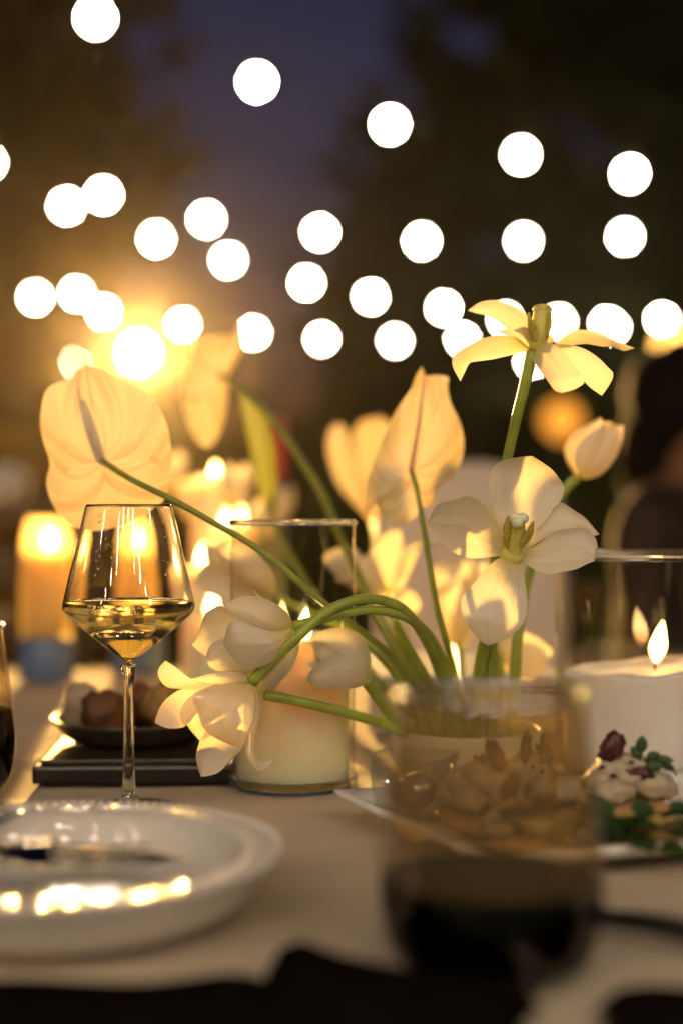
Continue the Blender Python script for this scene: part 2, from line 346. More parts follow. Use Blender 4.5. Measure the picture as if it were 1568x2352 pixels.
# ------------------------------------------------------------------ ground, sky side, trees
def grid_ground():
    V = [(-90, -40, 0), (90, -40, 0), (90, 140, 0), (-90, 140, 0)]
    o = obj('ground', V, [(0, 1, 2, 3)], M['grass'], smooth=False); o['kind'] = 'structure'
grid_ground()
def tree(name, label, base, h, cr_c, cr_r, leaves, mat, lsize=.22, trunk=.22, clump=60, gaps=()):
    t = thing(name, label, 'tree', base)
    b = Vector(base); top = Vector(cr_c)
    tube('trunk', [b, b + Vector((.1, .05, h * .25)), b + Vector((-.05, .1, h * .5)), top], [trunk, trunk * .8, trunk * .6, trunk * .15], M['bark'], t, seg=10)
    for k in range(6):
        a = k * 1.05 + random.random() * .5; s = b + Vector((0, 0, h * (.35 + .06 * k)))
        e = top + Vector((math.cos(a) * cr_r[0] * .7, math.sin(a) * cr_r[1] * .7, (random.random() - .3) * cr_r[2] * .8))
        tube('limb', [s, s * .45 + e * .55 + Vector((0, 0, .2)), e], [trunk * .4, trunk * .25, trunk * .06], M['bark'], t, seg=6)
    nC = leaves // clump
    dirs = rng.normal(size=(nC, 3)); dirs /= np.linalg.norm(dirs, axis=1)[:, None]
    rad = rng.random(nC) ** .45
    ctr = dirs * rad[:, None] * np.array(cr_r) + np.array(cr_c)
    cc = np.repeat(ctr, clump, 0) + rng.normal(size=(nC * clump, 3)) * np.array(cr_r) * .13
    gx = 784 + cc[:, 0] * F / cc[:, 1]; gy = 1176 - (cc[:, 2] - CZ) * F / cc[:, 1]; keep = np.ones(len(cc), bool)
    for ex, ey, rx, ry, ang in gaps:
        dx = (gx - ex) * math.cos(ang) + (gy - ey) * math.sin(ang); dy = -(gx - ex) * math.sin(ang) + (gy - ey) * math.cos(ang)
        keep &= ((dx / rx) ** 2 + (dy / ry) ** 2) > 1 + .5 * rng.random(len(cc))
    cc = cc[keep]
    n = len(cc); a = rng.normal(size=(n, 3)); a /= np.linalg.norm(a, axis=1)[:, None]; bq = np.cross(a, rng.normal(size=(n, 3))); bq /= np.linalg.norm(bq, axis=1)[:, None]
    sz = lsize * (.6 + .8 * rng.random((n, 1)))
    V = np.stack([cc - a * sz, cc + bq * sz * .45, cc + a * sz, cc - bq * sz * .45], 1).reshape(-1, 3)
    me = bpy.data.meshes.new('crown'); me.from_pydata(V.tolist(), [], np.arange(n * 4).reshape(-1, 4).tolist())
    link('crown', me, M[mat], t); return t
GAPS = [(1345, 325, 105, 42, .75), (1130, 575, 60, 38, -.3), (1080, 90, 50, 40, .4)]
tree('leafy_tree', 'tall dark tree filling the right side of the sky behind the bulbs', (5.6, 17, 0), 7, (5.3, 17, 5.0), (4.5, 2.6, 4.4), 26000, 'foliage', .26, gaps=GAPS)
tree('leafy_tree', 'dark tree reaching down behind the open tulip at far right', (3.4, 19, 0), 5, (3.2, 19, 2.9), (3.4, 2.2, 2.7), 15000, 'foliage', .26, gaps=GAPS)
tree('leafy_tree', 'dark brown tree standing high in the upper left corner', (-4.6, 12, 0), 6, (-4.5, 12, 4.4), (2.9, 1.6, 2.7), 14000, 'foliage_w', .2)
tree('leafy_tree', 'low dark tree on the horizon behind the middle anthurium', (.4, 24, 0), 2.2, (.4, 24, 1.2), (3.4, 1.6, 1.35), 9000, 'foliage', .22)
def hedge(name, label, x0, x1, y, h, th, n, mat):
    t = thing(name, label, 'hedge', ((x0 + x1) / 2, y, 0))
    for k in range(7):
        x = x0 + (x1 - x0) * (k + .5) / 7
        tube('trunk', [(x, y, 0), (x + .05, y, h * .5), (x - .04, y + .05, h * .85)], [.035, .025, .01], M['bark'], t, seg=6)
    cc = np.stack([x0 + (x1 - x0) * rng.random(n), y + th * (rng.random(n) - .5), h * rng.random(n) ** .85], 1)
    cc[:, 2] += .14 * np.sin(cc[:, 0] * 4.1) * (cc[:, 2] / h) + .1 * rng.normal(size=n) * (cc[:, 2] / h)
    cc[:, 2] = np.maximum(cc[:, 2], .05)
    a = rng.normal(size=(n, 3)); a /= np.linalg.norm(a, axis=1)[:, None]; b = np.cross(a, rng.normal(size=(n, 3))); b /= np.linalg.norm(b, axis=1)[:, None]
    sz = .075 * (.6 + .8 * rng.random((n, 1)))
    V = np.stack([cc - a * sz, cc + b * sz * .5, cc + a * sz, cc - b * sz * .5], 1).reshape(-1, 3)
    me = bpy.data.meshes.new('foliage'); me.from_pydata(V.tolist(), [], np.arange(n * 4).reshape(-1, 4).tolist())
    link('foliage', me, M[mat], t)
hedge('glow_hedge', 'tall shrub hedge added behind the bright lamp at left for an orange glow', -4.2, -.9, 9.0, 1.55, .7, 12000, 'foliage_w')  # hedge added as a surface for the orange glow around the lamp
def shrub(label, x0, x1, y0, y1, h, n, sz0):
    t = thing('airy_shrub', label, 'shrub', ((x0 + x1) / 2, (y0 + y1) / 2, 0)); m = 0; cs = []
    for k in range(34):
        x = random.uniform(x0, x1); y = random.uniform(y0, y1); hh = h * random.uniform(.65, 1.05); dx = random.uniform(-.35, .35)
        pts = [Vector((x, y, 0)), Vector((x + dx * .3, y, hh * .5)), Vector((x + dx, y + .1, hh))]
        tube('branch', pts, [.014, .010, .004], M['bark'], t, seg=5); c = cr(pts, 40); cs.append(c[int(6):])
    cs = np.vstack(cs); cc = cs[rng.integers(0, len(cs), n)] + rng.normal(size=(n, 3)) * np.array((.13, .13, .08)); cc[:, 2] = np.maximum(cc[:, 2], .05)
    a = rng.normal(size=(n, 3)); a /= np.linalg.norm(a, axis=1)[:, None]; b = np.cross(a, rng.normal(size=(n, 3))); b /= np.linalg.norm(b, axis=1)[:, None]
    sz = sz0 * (.6 + .8 * rng.random((n, 1)))
    V = np.stack([cc - a * sz, cc + b * sz * .5, cc + a * sz, cc - b * sz * .5], 1).reshape(-1, 3)
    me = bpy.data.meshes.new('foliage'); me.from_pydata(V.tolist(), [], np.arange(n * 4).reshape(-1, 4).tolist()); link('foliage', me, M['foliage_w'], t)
shrub('loose tall shrub added at left for an orange glow near the lamp', -3.9, -1.7, 9.6, 10.4, 2.2, 7000, .05)  # sparse foliage added to deepen the orange glow at left
hedge('low_hedge', 'low dark hedge across the garden behind the table', -.4, 5.5, 9.5, 1.15, .8, 9000, 'foliage')

# ------------------------------------------------------------------ string lights
bm = bmesh.new(); bmesh.ops.create_uvsphere(bm, u_segments=20, v_segments=14, radius=.032); bulb_me = bpy.data.meshes.new('bulb'); bm.to_mesh(bm and bulb_me); bm.free()
bulb_me.materials.append(M['bulb']); bulb_me.polygons.foreach_set('use_smooth', [True] * len(bulb_me.polygons))
V_, F_ = lathe_vf([(0, .088), (.014, .088), (.017, .055), (.017, .029), (0, .029)], 12); sock_me = bpy.data.meshes.new('socket'); sock_me.from_pydata(V_, [], F_); sock_me.materials.append(M['blackmatte'])
def strand(label, pts, group='strands of globe string lights'):
    root = thing('string_light', label, 'string light', tuple(pts[0]), group)
    for p in pts:
        o = link('bulb', bulb_me, None, root, True); o.location = Vector(p) - root.location
        s = link('socket', sock_me, None, root, True); s.location = Vector(p) - root.location
    wire = []
    q = [Vector(p) + Vector((0, 0, .10)) for p in pts]
    for i, p in enumerate(q):
        wire.append(p)
        if i < len(q) - 1: wire.append((p + q[i + 1]) / 2 + Vector((0, 0, -.02)))
    ext0 = q[0] + (q[0] - q[1]) * .8; ext1 = q[-1] + (q[-1] - q[-2]) * .8
    tube('wire', [ext0] + wire + [ext1], .0022, M['cable'], root, seg=6, n=6 * len(wire))
    return root
H = 1.6
def sp(l): return [P(x, y, min(16.0, H * F / (1176 - y))) for x, y in l]
strand('uppermost string of round bulbs dropping from top left to right', sp([(219, 40), (590, 187), (895, 285), (1196, 355), (1446, 398)]))
strand('second string of round bulbs from the top, curving across the picture', sp([(237, 447), (474, 503), (735, 533), (968, 553), (1202, 553), (1435, 543)]))
strand('third string of bulbs descending from the left edge towards the open tulip', sp([(-30, 372), (153, 472), (359, 548), (524, 597), (704, 649), (851, 681), (1019, 707), (1160, 733), (1283, 738), (1393, 743), (1520, 733)]))
strand('lowest string of bulbs passing just above the bright lamp', sp([(81, 683), (176, 674), (237, 716), (419, 745), (582, 764), (739, 778), (907, 782), (1062, 779)]))
strand('short far string of bulbs beside the lamp and the tulip stem', [P(178, 830, 15), P(1220, 830, 15), P(1408, 752, 15)])
# unseen rows of bulbs added behind the lens as frontal fill light
for i, y in enumerate((-0.7, -2.0, -3.4, -4.8)):
    strand('added string of fill bulbs behind the camera, out of the picture, %s row' % ('first', 'second', 'third', 'fourth')[i],
           [(-3.0 + .62 * k + .1 * i, y + .05 * k, CZ + H - .25 - .02 * abs(k - 4.5)) for k in range(10)])
def farlamp(name, label, px, py, d, r, mat):
    c = P(px, py, d); t = thing(name, label, 'lamp', (c.x, c.y, 0))
    tube('post', [(c.x, c.y, 0), (c.x, c.y, c.z - r)], .025, M['blackmatte'], t)
    b_ = bmesh.new(); bmesh.ops.create_uvsphere(b_, u_segments=16, v_segments=10, radius=r, matrix=Matrix.Translation(c)); fromb('globe', b_, M[mat], t)
farlamp('garden_lamp', 'amber garden lamp glowing at the right edge below the bulbs', 1556, 797, 9, .13, 'amberbulb')
farlamp('garden_lamp', 'dim brown garden lamp beside the closed tulip bud', 1290, 965, 10, .13, 'dimbulb')
# the bright lamp
LP = P(320, 810, 8.0)
t = thing('post_lamp', 'brightest warm globe lamp behind the left anthurium', 'lamp', (LP.x, LP.y, 0))
tube('post', [(LP.x, LP.y, .03), (LP.x, LP.y, LP.z - .09)], .014, M['blackmatte'], t)
lathe('base', [(0, .03), (.13, .03), (.14, .015), (.14, 0), (0, 0)], M['blackmatte'], t, ctr=(LP.x, LP.y, 0))
lathe('collar', [(0, -.09), (.03, -.09), (.035, -.065), (.022, -.050), (0, -.050)], M['blackmatte'], t, ctr=tuple(LP), seg=20)
bm = bmesh.new(); bmesh.ops.create_uvsphere(bm, u_segments=24, v_segments=16, radius=.055, matrix=Matrix.Translation(LP)); fromb('globe', bm, M['lamp'], t)
V, Fc = lathe_vf([(.0595 * math.cos(a), .0595 * math.sin(a)) for a in np.linspace(-.38, math.pi / 2, 18)] + [(.062 * math.cos(a), .062 * math.sin(a)) for a in np.linspace(math.pi / 2, -.38, 18)], 40, (0, 0, 0), True)
ha = Matrix.Rotation(-.1, 3, 'Z')
obj('added_light_shield', [LP + ha @ Vector((x, z, -y)) for x, y, z in V], Fc, M['blackmatte'], t)  # cap added behind the globe to keep its light off trees and haze

# ------------------------------------------------------------------ table and cloth
X0, X1, Y0, Y1 = -.72, .45, .60, 2.00
t = thing('dining_table', 'long dining table under a white cloth', 'table', ((X0 + X1) / 2, (Y0 + Y1) / 2, 0))
box('tabletop', ((X0 + X1) / 2, (Y0 + Y1) / 2, TZ - .022), (X1 - X0 - .01, Y1 - Y0 - .01, .03), M['wood'], t, bev=.003)
for x in (X0 + .1, X1 - .1):
    for y in (Y0 + .12, Y1 - .12): box('leg', (x, y, (TZ - .037) / 2), (.07, .07, TZ - .037), M['wood'], t, bev=.006)
def cloth():
    nx, ny = 130, 200; V = []; Fc = []; drop = .32
    xs = list(np.linspace(X0, X1, nx)); ys = list(np.linspace(Y0, Y1, ny))
    xs = [X0 - .004 - .03 * 0] * 0 + xs
    def zt(x, y):
        z = .0012 * noise.noise(Vector((x * 9, y * 6, 1))) + 0.0065 * max(0, noise.noise(Vector((x * 5 + y * 3, y * 14 - x * 6, 4)))) ** 1.5
        return TZ + z - .003
    # top grid extended by drop rings
    ex = [(-i, j) for i in (0,) for j in (0,)]
    xe = [X0 - .006] * 7 + xs + [X1 + .006] * 7; ye = [Y0 - .006] * 7 + ys + [Y1 + .006] * 7
    dx = [drop * (7 - i) / 7 for i in range(7)] + [0] * nx + [drop * (i + 1) / 7 for i in range(7)]
    dy = [drop * (7 - i) / 7 for i in range(7)] + [0] * ny + [drop * (i + 1) / 7 for i in range(7)]
    for j, y in enumerate(ye):
        for i, x in enumerate(xe):
            d = max(dx[i], dy[j]); px, py = x, y; z = zt(x, y)
            if d > 0:
                f = .035 * d / drop * (1 + math.sin((x + y) * 26)); z = TZ - .004 - d
                if dx[i] > 0: px += (-1 if i < 7 else 1) * (f + .01)
                if dy[j] > 0: py += (-1 if j < 7 else 1) * (f + .01)
            V.append((px, py, z))
    W = len(xe)
    for j in range(len(ye) - 1):
        for i in range(W - 1): Fc.append((j * W + i, j * W + i + 1, (j + 1) * W + i + 1, (j + 1) * W + i))
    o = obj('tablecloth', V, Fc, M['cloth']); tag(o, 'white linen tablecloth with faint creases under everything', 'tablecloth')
cloth()

# ------------------------------------------------------------------ white wine glass
def wine_glass():
    d = 1.05; s = d / F; c = P(296, 1176, d); cx, cy_ = c.x, c.y
    t = thing('wine_glass', 'tall stemmed wine glass half full of pale white wine', 'wine glass', (cx, cy_, TZ))
    def z(py): return (1862 - py) * s
    outer = [(.0004, z(1518)), (6.0, 1523), (20, 1512), (53, 1489), (100, 1450), (135, 1420), (148, 1406), (151.5, 1396), (149.5, 1383), (140, 1340), (127, 1285), (112, 1220), (98.5, 1160)]
    out = cr([(r * s, z(y)) for r, y in outer[1:]], 60); out = np.vstack([[0.0001, z(1524)], out])
    inn = []
    for i in range(len(out)):
        a = out[max(i - 1, 0)]; b = out[min(i + 1, len(out) - 1)]; tn = np.array([b[0] - a[0], b[1] - a[1]]); tn /= np.linalg.norm(tn)
        q = out[i] + np.array([-tn[1], tn[0]]) * .0010
        if i == 0: q = np.array([0.0001, z(1519)])
        inn.append((max(q[0], .0001), q[1]))
    prof = [tuple(p) for p in out] + inn[::-1]
    lathe('bowl', prof, M['clear'], t, 72, (cx, cy_, TZ))
    lathe('foot', [(.004, .0045), (.018, .0030), (.036, .0016), (.037, .0010)], M['shell'], t, 64, (cx, cy_, TZ), weld=False)
    sp_ = cr([(.0035, .0012), (.0095, .0030), (.0062, .011), (.0052, .016), (.0043, .03), (.0039, .06), (.0040, .085), (.0046, .1005), (.0064, .1068)], 40)
    lathe('stem', [(0.00005, .0012)] + [tuple(p) for p in sp_] + [(0.00005, .1088)], M['clear'], t, 40, (cx, cy_, TZ))
    zl = z(1384); wp = [(max(p[0] + .00035, .00005), p[1] - .0003) for p in inn if p[1] < zl - .0006]
    rl = wp[-1][0]
    lathe('wine', [(.00005, wp[0][1])] + wp[1:] + [(rl + .0002, zl + .0004), (rl - .0015, zl), (.00005, zl)], M['whitewine'], t, 72, (cx, cy_, TZ))
    bm = bmesh.new()
    for k in range(46):
        py = random.choice([random.uniform(1175, 1370), random.uniform(1200, 1330)]); zz = z(py)
        r = float(np.interp(zz, [p[1] for p in inn[40:]], [p[0] for p in inn[40:]])) if zz > inn[40][1] else .04
        th = random.uniform(-2.6, -.5) if k % 3 else random.gauss(-1.95, .1)
        q = Vector((cx + (r - .0002) * math.cos(th), cy_ + (r - .0002) * math.sin(th), TZ + zz)); rr = random.uniform(.00025, .0008)
        bmesh.ops.create_icosphere(bm, subdivisions=2, radius=rr, matrix=Matrix.Translation(q) @ Matrix.Diagonal((1, 1, 1.3, 1)))
    o = fromb('droplets', bm, M['drop'], t); o['kind'] = 'stuff'
wine_glass()

# ------------------------------------------------------------------ candles
def flame(parent, p, h=.030, r=.0062, lean=(0.004, 0), name='flame', mat='flame'):
    prof = [(0.0001, 0), (.35, .06), (.75, .2), (1, .36), (.9, .52), (.6, .72), (.28, .88), (.0001, 1.0)]
    V, Fc = lathe_vf([(a * r, b * h) for a, b in cr(prof, 20)], 16)
    V = [(x + lean[0] * (z / h) ** 1.4 + p[0], y + lean[1] * (z / h) + p[1], z + p[2]) for x, y, z in V]
    return obj(name, V, Fc, M[mat], parent)
def pillar(name, label, cx, cy_, r, h, wick_off=(0, 0), fl=.03, lean=.004, dip=.006, tiltx=0.0, wob=.003, group=None, wax='wax', fm='flame'):
    t = thing(name, label, 'candle', (cx, cy_, TZ), group)
    seg = 64; prof = [(0.0001, 0), (r - .003, 0), (r, .003), (r, h - .006), (r - .0015, h - .0015), (r - .005, h), (r * .7, h - dip * .5), (r * .3, h - dip), (0.0001, h - dip)]
    pp = cr(prof, 60); V, Fc = lathe_vf([tuple(q) for q in pp], seg)
    W = []
    for x, y, z in V:
        k = max(0, z / h - .5) * 2
        z2 = z + k * (tiltx * x / r + wob * noise.noise(Vector((x * 30, y * 30, cx * 9)))); W.append((x + cx, y + cy_, z2 + TZ + .0005))
    me = bpy.data.meshes.new('wax'); me.from_pydata(W, [], Fc)
    b_ = bmesh.new(); b_.from_mesh(me); bmesh.ops.remove_doubles(b_, verts=b_.verts, dist=2e-4); bmesh.ops.recalc_face_normals(b_, faces=b_.faces); b_.to_mesh(me); b_.free()
    me.polygons.foreach_set('use_smooth', [True] * len(me.polygons)); link('wax', me, M[wax], t)
    wx, wy = cx + wick_off[0], cy_ + wick_off[1]; wz = TZ + h - dip
    tube('wick', [(wx, wy, wz - .003), (wx + .0005, wy, wz + .006), (wx + .002, wy, wz + .011)], .0011, M['wick'], t, seg=6)
    flame(t, (wx + .0012, wy, wz + .006), fl, fl * .19, (lean, 0), mat=fm); return t
def hurricane(name, label, cx, cy_, r, h, mat='shell', th=.003, group=None, taper=0.0):
    t = thing(name, label, 'candle glass', (cx, cy_, TZ), group)
    lathe('wall', [(r, .004), (r + taper * .5, h * .5), (r + taper, h)], M[mat], t, 64, (cx, cy_, TZ), weld=False)
    rp = [(r + taper + .0022 * math.cos(a), h + .0022 * math.sin(a)) for a in np.linspace(0, 2 * math.pi, 12, endpoint=False)]
    lathe('rim', rp, M['clear'], t, 72, (cx, cy_, TZ), close=True)
    rp = [(r - .001 + .0035 * math.cos(a), .0045 + .0035 * math.sin(a)) for a in np.linspace(0, 2 * math.pi, 12, endpoint=False)]
    lathe('foot_ring', rp, M['clear'], t, 64, (cx, cy_, TZ), close=True)
    return t
d = 1.155; hx = (672 - 784) * d / F
hurricane('hurricane_glass', 'clear cylinder glass round the pillar candle in the middle of the table', hx, d, .0505, TZ + .2115 - TZ)
pillar('pillar_candle', 'thick white candle glowing behind the drooping tulips', hx, d, .0455, .117, (.007, -.004), .032, .003, dip=.012, fm='flame_big')
d = 1.2; hx2 = (1490 - 784) * d / F
hurricane('hurricane_glass', 'wide clear cylinder glass at right edge with a flame reflected in it', hx2, d, .0785, .183)
pillar('pillar_candle', 'wide white candle with one sharp flame at right edge', hx2, d, .071, .089, (.004, -.004), .037, .0058, .003, tiltx=.006, wob=.004, wax='wax_white')

# ------------------------------------------------------------------ vase and flowers
VX, VY, VR = .103, 1.17, .062
lathe_p = cr([(.04, 0), (.052, .002), (.060, .018), (.0625, .034), (.0615, .0415), (.0600, .0425), (.0585, .041), (.0590, .03), (.055, .012), (.035, .006)], 50)
vz = lathe('flower_bowl', [(.0001, 0)] + [tuple(p) for p in lathe_p] + [(.0001, .006)], M['ceramic_m'], None, 72, (0, 0, 0)); vz.location = (VX, VY, TZ + .0008)
tag(vz, 'low white ceramic bowl the flower stems stand in', 'vase')

def flower(name, label, cat='flower'): return thing(name, label, cat, (VX, VY, TZ + .02), 'white flowers in the bowl')
TA = (980, 643.1, .3125); TB = (955.5, 1029, .3125); TC = (336.9, 1194.3, .3125); TD = (612.5, 1163.7, .3125)
T4 = (784, 612.5, .5); T6 = (784, 1102.5, .5); TE = (61.2, 796.2, .2344); TG = (367.5, 704.4, .46875)
def cyl(parent, a, b, r, mat, name):
    m_ = (a + b) / 2 + Vector((.0004, 0, 0)); return tube(name, [a, m_, b], r, M[mat], parent, seg=10, n=12)
def ptf(tf, x, y, d): return P(tf[0] + tf[2] * x, tf[1] + tf[2] * y, d)

# --- open tulip at the top
f = flower('open_tulip', 'wide open white tulip on the tallest stem, seen from the side')
D = 1.05; tf = TA
petal(f, [(780, 530), (690, 470), (560, 330), (450, 265), (370, 245), (300, 222)], [(800, 490), (790, 400), (740, 270), (680, 212), (580, 165), (480, 145), (380, 165), (300, 222)], D, (10, -10, -50, -70), 14, 30, tf=tf)
petal(f, [(750, 500), (640, 420), (540, 405), (430, 420), (340, 460), (250, 510), (190, 570), (190, 640), (245, 745)], [(750, 520), (640, 545), (540, 570), (430, 590), (340, 600), (310, 612), (285, 660), (245, 745)], D, (10, 0, 0, 20), -10, 40, tf=tf)
petal(f, [(755, 545), (790, 610), (850, 690), (900, 760), (940, 812), (990, 830)], [(800, 490), (880, 458), (960, 480), (1030, 550), (1090, 650), (1160, 742), (1090, 800), (990, 830)], D, (0, -45, -85, -95), 12, -20, tf=tf, crease=3)
petal(f, [(900, 470), (1000, 470), (1080, 480), (1170, 510), (1260, 570), (1330, 640), (1370, 685), (1350, 755), (1285, 850)], [(900, 500), (1000, 540), (1070, 620), (1120, 690), (1170, 760), (1220, 805), (1285, 850)], D, (10, 10, 5, 0), 10, -20, tf=tf)
petal(f, [(890, 480), (960, 460), (1010, 410), (1090, 370), (1170, 365), (1260, 380), (1360, 430), (1450, 470), (1530, 500)], [(890, 500), (1000, 495), (1080, 478), (1180, 470), (1300, 490), (1370, 487), (1440, 520), (1530, 500)], D, (20, 40, 60, 60), 6, 40, tf=tf)
petal(f, [(800, 520), (700, 480), (600, 410), (505, 375)], [(880, 480), (940, 440), (880, 390), (700, 360), (600, 350), (505, 375)], D, (20, 70, 100), -6, 0, tf=tf)
cyl(f, ptf(tf, 800, 520, D), ptf(tf, 848, 225, D + .002), [.0060, .0072, .0070, .0062], 'pistil', 'pistil')
bm = bmesh.new()
for k, (x, y) in enumerate(((822, 212), (850, 205), (875, 216))): lump(bm, ptf(tf, x, y, D + .002 - .002 * (k == 1)), (.0048, .0045, .0035), k, .1, sub=2)
fromb('stigma', bm, M['pistil'], f)
for (x0, y0, x1, y1, dd) in ((770, 440, 748, 238, -.006), (880, 420, 905, 240, -.004), (800, 450, 775, 290, -.011), (860, 430, 880, 262, .010), (830, 440, 815, 250, .012)):
    cyl(f, ptf(tf, x0, y0, D + dd), ptf(tf, x1, y1, D + dd), [.0012, .0021, .0022, .0008], 'anther', 'stamen')
stem(f, [(980 + .3125 * 775, 643 + .3125 * 525, 1.05), (1203, 890, 1.052), (1180, 985, 1.06), (1160, 1080, 1.075), (1142, 1200, 1.09), (1132, 1400, 1.12), (1128, 1580, 1.15), (1126, 1710, 1.165), (1126, 1750, 1.168)], [.0046, .0040, .0038, .0038, .004, .0045, .0052, .0056, .0056])

# --- big open tulip facing the lens
f = flower('open_tulip', 'large open white tulip facing the camera with green stamens showing')
D = 1.05; tf = TB
petal(f, [(680, 770), (620, 620), (570, 480), (540, 340), (535, 230), (560, 140), (640, 90), (760, 65), (850, 58)], [(740, 770), (850, 640), (960, 520), (1010, 440), (1058, 395), (1090, 300), (1060, 235), (1000, 160), (920, 100), (850, 58)], D, (12, 40, 45, 30), -16, 0, 'petal_fleck', tf=tf, nu=30, nv=17, crease=4)
petal(f, [(670, 760), (605, 580), (560, 500), (480, 400), (370, 352), (270, 385), (150, 420), (75, 560)], [(670, 795), (560, 800), (400, 812), (300, 780), (200, 720), (130, 640), (75, 560)], D, (12, 0, -30, -50), -14, 30, tf=tf, nu=28, nv=17, crease=-3)
petal(f, [(740, 740), (900, 560), (1000, 440), (1065, 400), (1150, 450), (1240, 510), (1310, 590), (1345, 635)], [(760, 780), (900, 690), (1000, 630), (1100, 600), (1200, 590), (1260, 605), (1300, 645), (1345, 635)], D, (12, 45, 55, 45), -12, -20, tf=tf, nu=26, nv=15)
petal(f, [(730, 790), (880, 720), (1000, 620), (1100, 595), (1230, 588), (1310, 650), (1332, 720), (1320, 790), (1305, 835)], [(720, 810), (830, 870), (900, 910), (990, 926), (1080, 910), (1180, 890), (1260, 850), (1305, 835)], D, (8, 5, -5, -20), -14, -20, 'petal_fleck', tf=tf, nu=28, nv=17, crease=3)
petal(f, [(690, 795), (600, 812), (500, 900), (420, 1000), (350, 1070), (325, 1150), (345, 1240), (400, 1340), (470, 1420), (530, 1455)], [(715, 805), (768, 860), (795, 950), (815, 1150), (790, 1280), (700, 1380), (600, 1430), (530, 1455)], D, (4, -45, -75, -70), 12, 0, 'petal_fleck', tf=tf, nu=30, nv=17, crease=-3)
petal(f, [(690, 780), (590, 640), (555, 500), (552, 410), (575, 350)], [(720, 770), (700, 600), (660, 480), (620, 400), (575, 350)], D, (12, 60, 80), -8, 0, tf=tf)
lump_c = bmesh.new(); lump(lump_c, ptf(tf, 705, 795, D - .001), (.0085, .006, .0075), 3, .1); fromb('receptacle', lump_c, M['pistil'], f)
cyl(f, ptf(tf, 715, 790, D), ptf(tf, 745, 530, D - .014), [.0062, .0062, .0062, .0056], 'pistil', 'pistil')
bm = bmesh.new()
for k, (x, y) in enumerate(((722, 512), (752, 520), (782, 516), (742, 548))): lump(bm, ptf(tf, x, y, D - .016 - .003 * (k == 3)), (.0045, .0045, .0042), k, .1, sub=2)
fromb('stigma', bm, M['stigma'], f)
for pts in (((690, 770), (668, 660), (660, 610), (678, 500)), ((700, 775), (660, 690), (672, 620), (690, 552)), ((720, 780), (760, 715), (795, 650), (795, 600)), ((735, 775), (800, 690), (835, 620), (860, 540)), ((712, 760), (725, 690), (735, 640), (728, 600))):
    q = [ptf(tf, x, y, D - .004 - .004 * i) for i, (x, y) in enumerate(pts)]
    tube('stamen', q, [.0011, .0014, .0027, .0025, .0009], M['anther'], f, seg=9, n=18)
stem(f, [(1177, 1285, 1.055), (1150, 1330, 1.085), (1118, 1450, 1.12), (1096, 1580, 1.15), (1090, 1700, 1.165), (1090, 1750, 1.168)], [.0042, .0042, .0046, .0052, .0056, .0056])

# --- tulip bud at right
f = flower('tulip_bud', 'closed white tulip bud leaning right against the dark')
D = 1.25; tf = T4
petal(f, [(1075, 968), (1032, 890), (1026, 820), (1080, 755), (1140, 718), (1190, 692)], [(1085, 972), (1150, 972), (1215, 920), (1225, 830), (1215, 745), (1190, 692)], D, (0, 10, 10), 44, 0, tf=tf)
petal(f, [(1078, 970), (1060, 860), (1130, 760), (1220, 728), (1295, 730)], [(1088, 974), (1180, 962), (1248, 895), (1285, 810), (1295, 730)], D, (0, 5, 15), 30, -20, tf=tf)
petal(f, [(1078, 970), (1040, 850), (1100, 760), (1200, 715), (1240, 712)], [(1088, 974), (1180, 960), (1260, 870), (1270, 780), (1240, 712)], D, (0, 20, 20), -40, 0, tf=tf)
stem(f, [(1325, 1098, 1.25), (1300, 1122, 1.248), (1255, 1190, 1.24), (1215, 1320, 1.21), (1190, 1450, 1.18), (1180, 1600, 1.175), (1178, 1700, 1.172), (1178, 1745, 1.172)], [.0042, .0038, .0038, .004, .0045, .005, .005, .005])

# --- drooping tulip, upper
f = flower('drooping_tulip', 'upper of the two sharp drooping tulips, facing left beside the wine glass')
D = 1.045; tf = TC
petal(f, [(960, 640), (850, 575), (800, 530), (765, 488)], [(900, 660), (815, 565), (780, 512), (765, 488)], D, (20, 40, 40), 2, 0, tf=tf, ruff=.3)
petal(f, [(940, 760), (640, 680), (540, 630), (440, 680), (400, 760), (380, 840), (330, 920)], [(940, 880), (700, 940), (560, 960), (450, 1000), (420, 990), (380, 970), (330, 920)], D, (10, 40, 50, 40), -20, 0, tf=tf, nu=26, nv=15)
petal(f, [(960, 900), (700, 850), (560, 872), (480, 910), (442, 980), (440, 1040), (460, 1080)], [(990, 960), (860, 1080), (700, 1110), (560, 1112), (500, 1102), (460, 1080)], D, (0, 10, 10, 0), 18, 0, tf=tf, nu=26, nv=15)
petal(f, [(1078, 790), (900, 795), (740, 742), (640, 720), (592, 790), (578, 850), (560, 905)], [(1082, 800), (1045, 905), (960, 1000), (880, 1070), (780, 1096), (700, 1080), (640, 1030), (600, 980), (560, 905)], D, (0, -45, -55, -45), 26, 10, tf=tf, nu=28, nv=17, crease=-4)
petal(f, [(1078, 775), (1020, 670), (900, 590), (760, 558), (660, 572), (605, 598), (555, 545)], [(1082, 792), (950, 818), (860, 800), (740, 742), (660, 700), (590, 655), (555, 545)], D, (0, -48, -62, -45), 20, -30, tf=tf, nu=26, nv=15)
stem(f, [(336.9 + .3125 * 1078, 1194.3 + .3125 * 785, 1.045), (708, 1430, 1.047), (750, 1420, 1.05), (790, 1408, 1.054), (850, 1401, 1.065), (906, 1408, 1.08), (950, 1428, 1.10), (988, 1466, 1.12), (1016, 1520, 1.14), (1036, 1590, 1.155), (1046, 1700, 1.165), (1047, 1745, 1.168)], [.0042, .0036, .0036, .0037, .0038, .0039, .004, .0044, .0048, .0052, .0054, .0054])

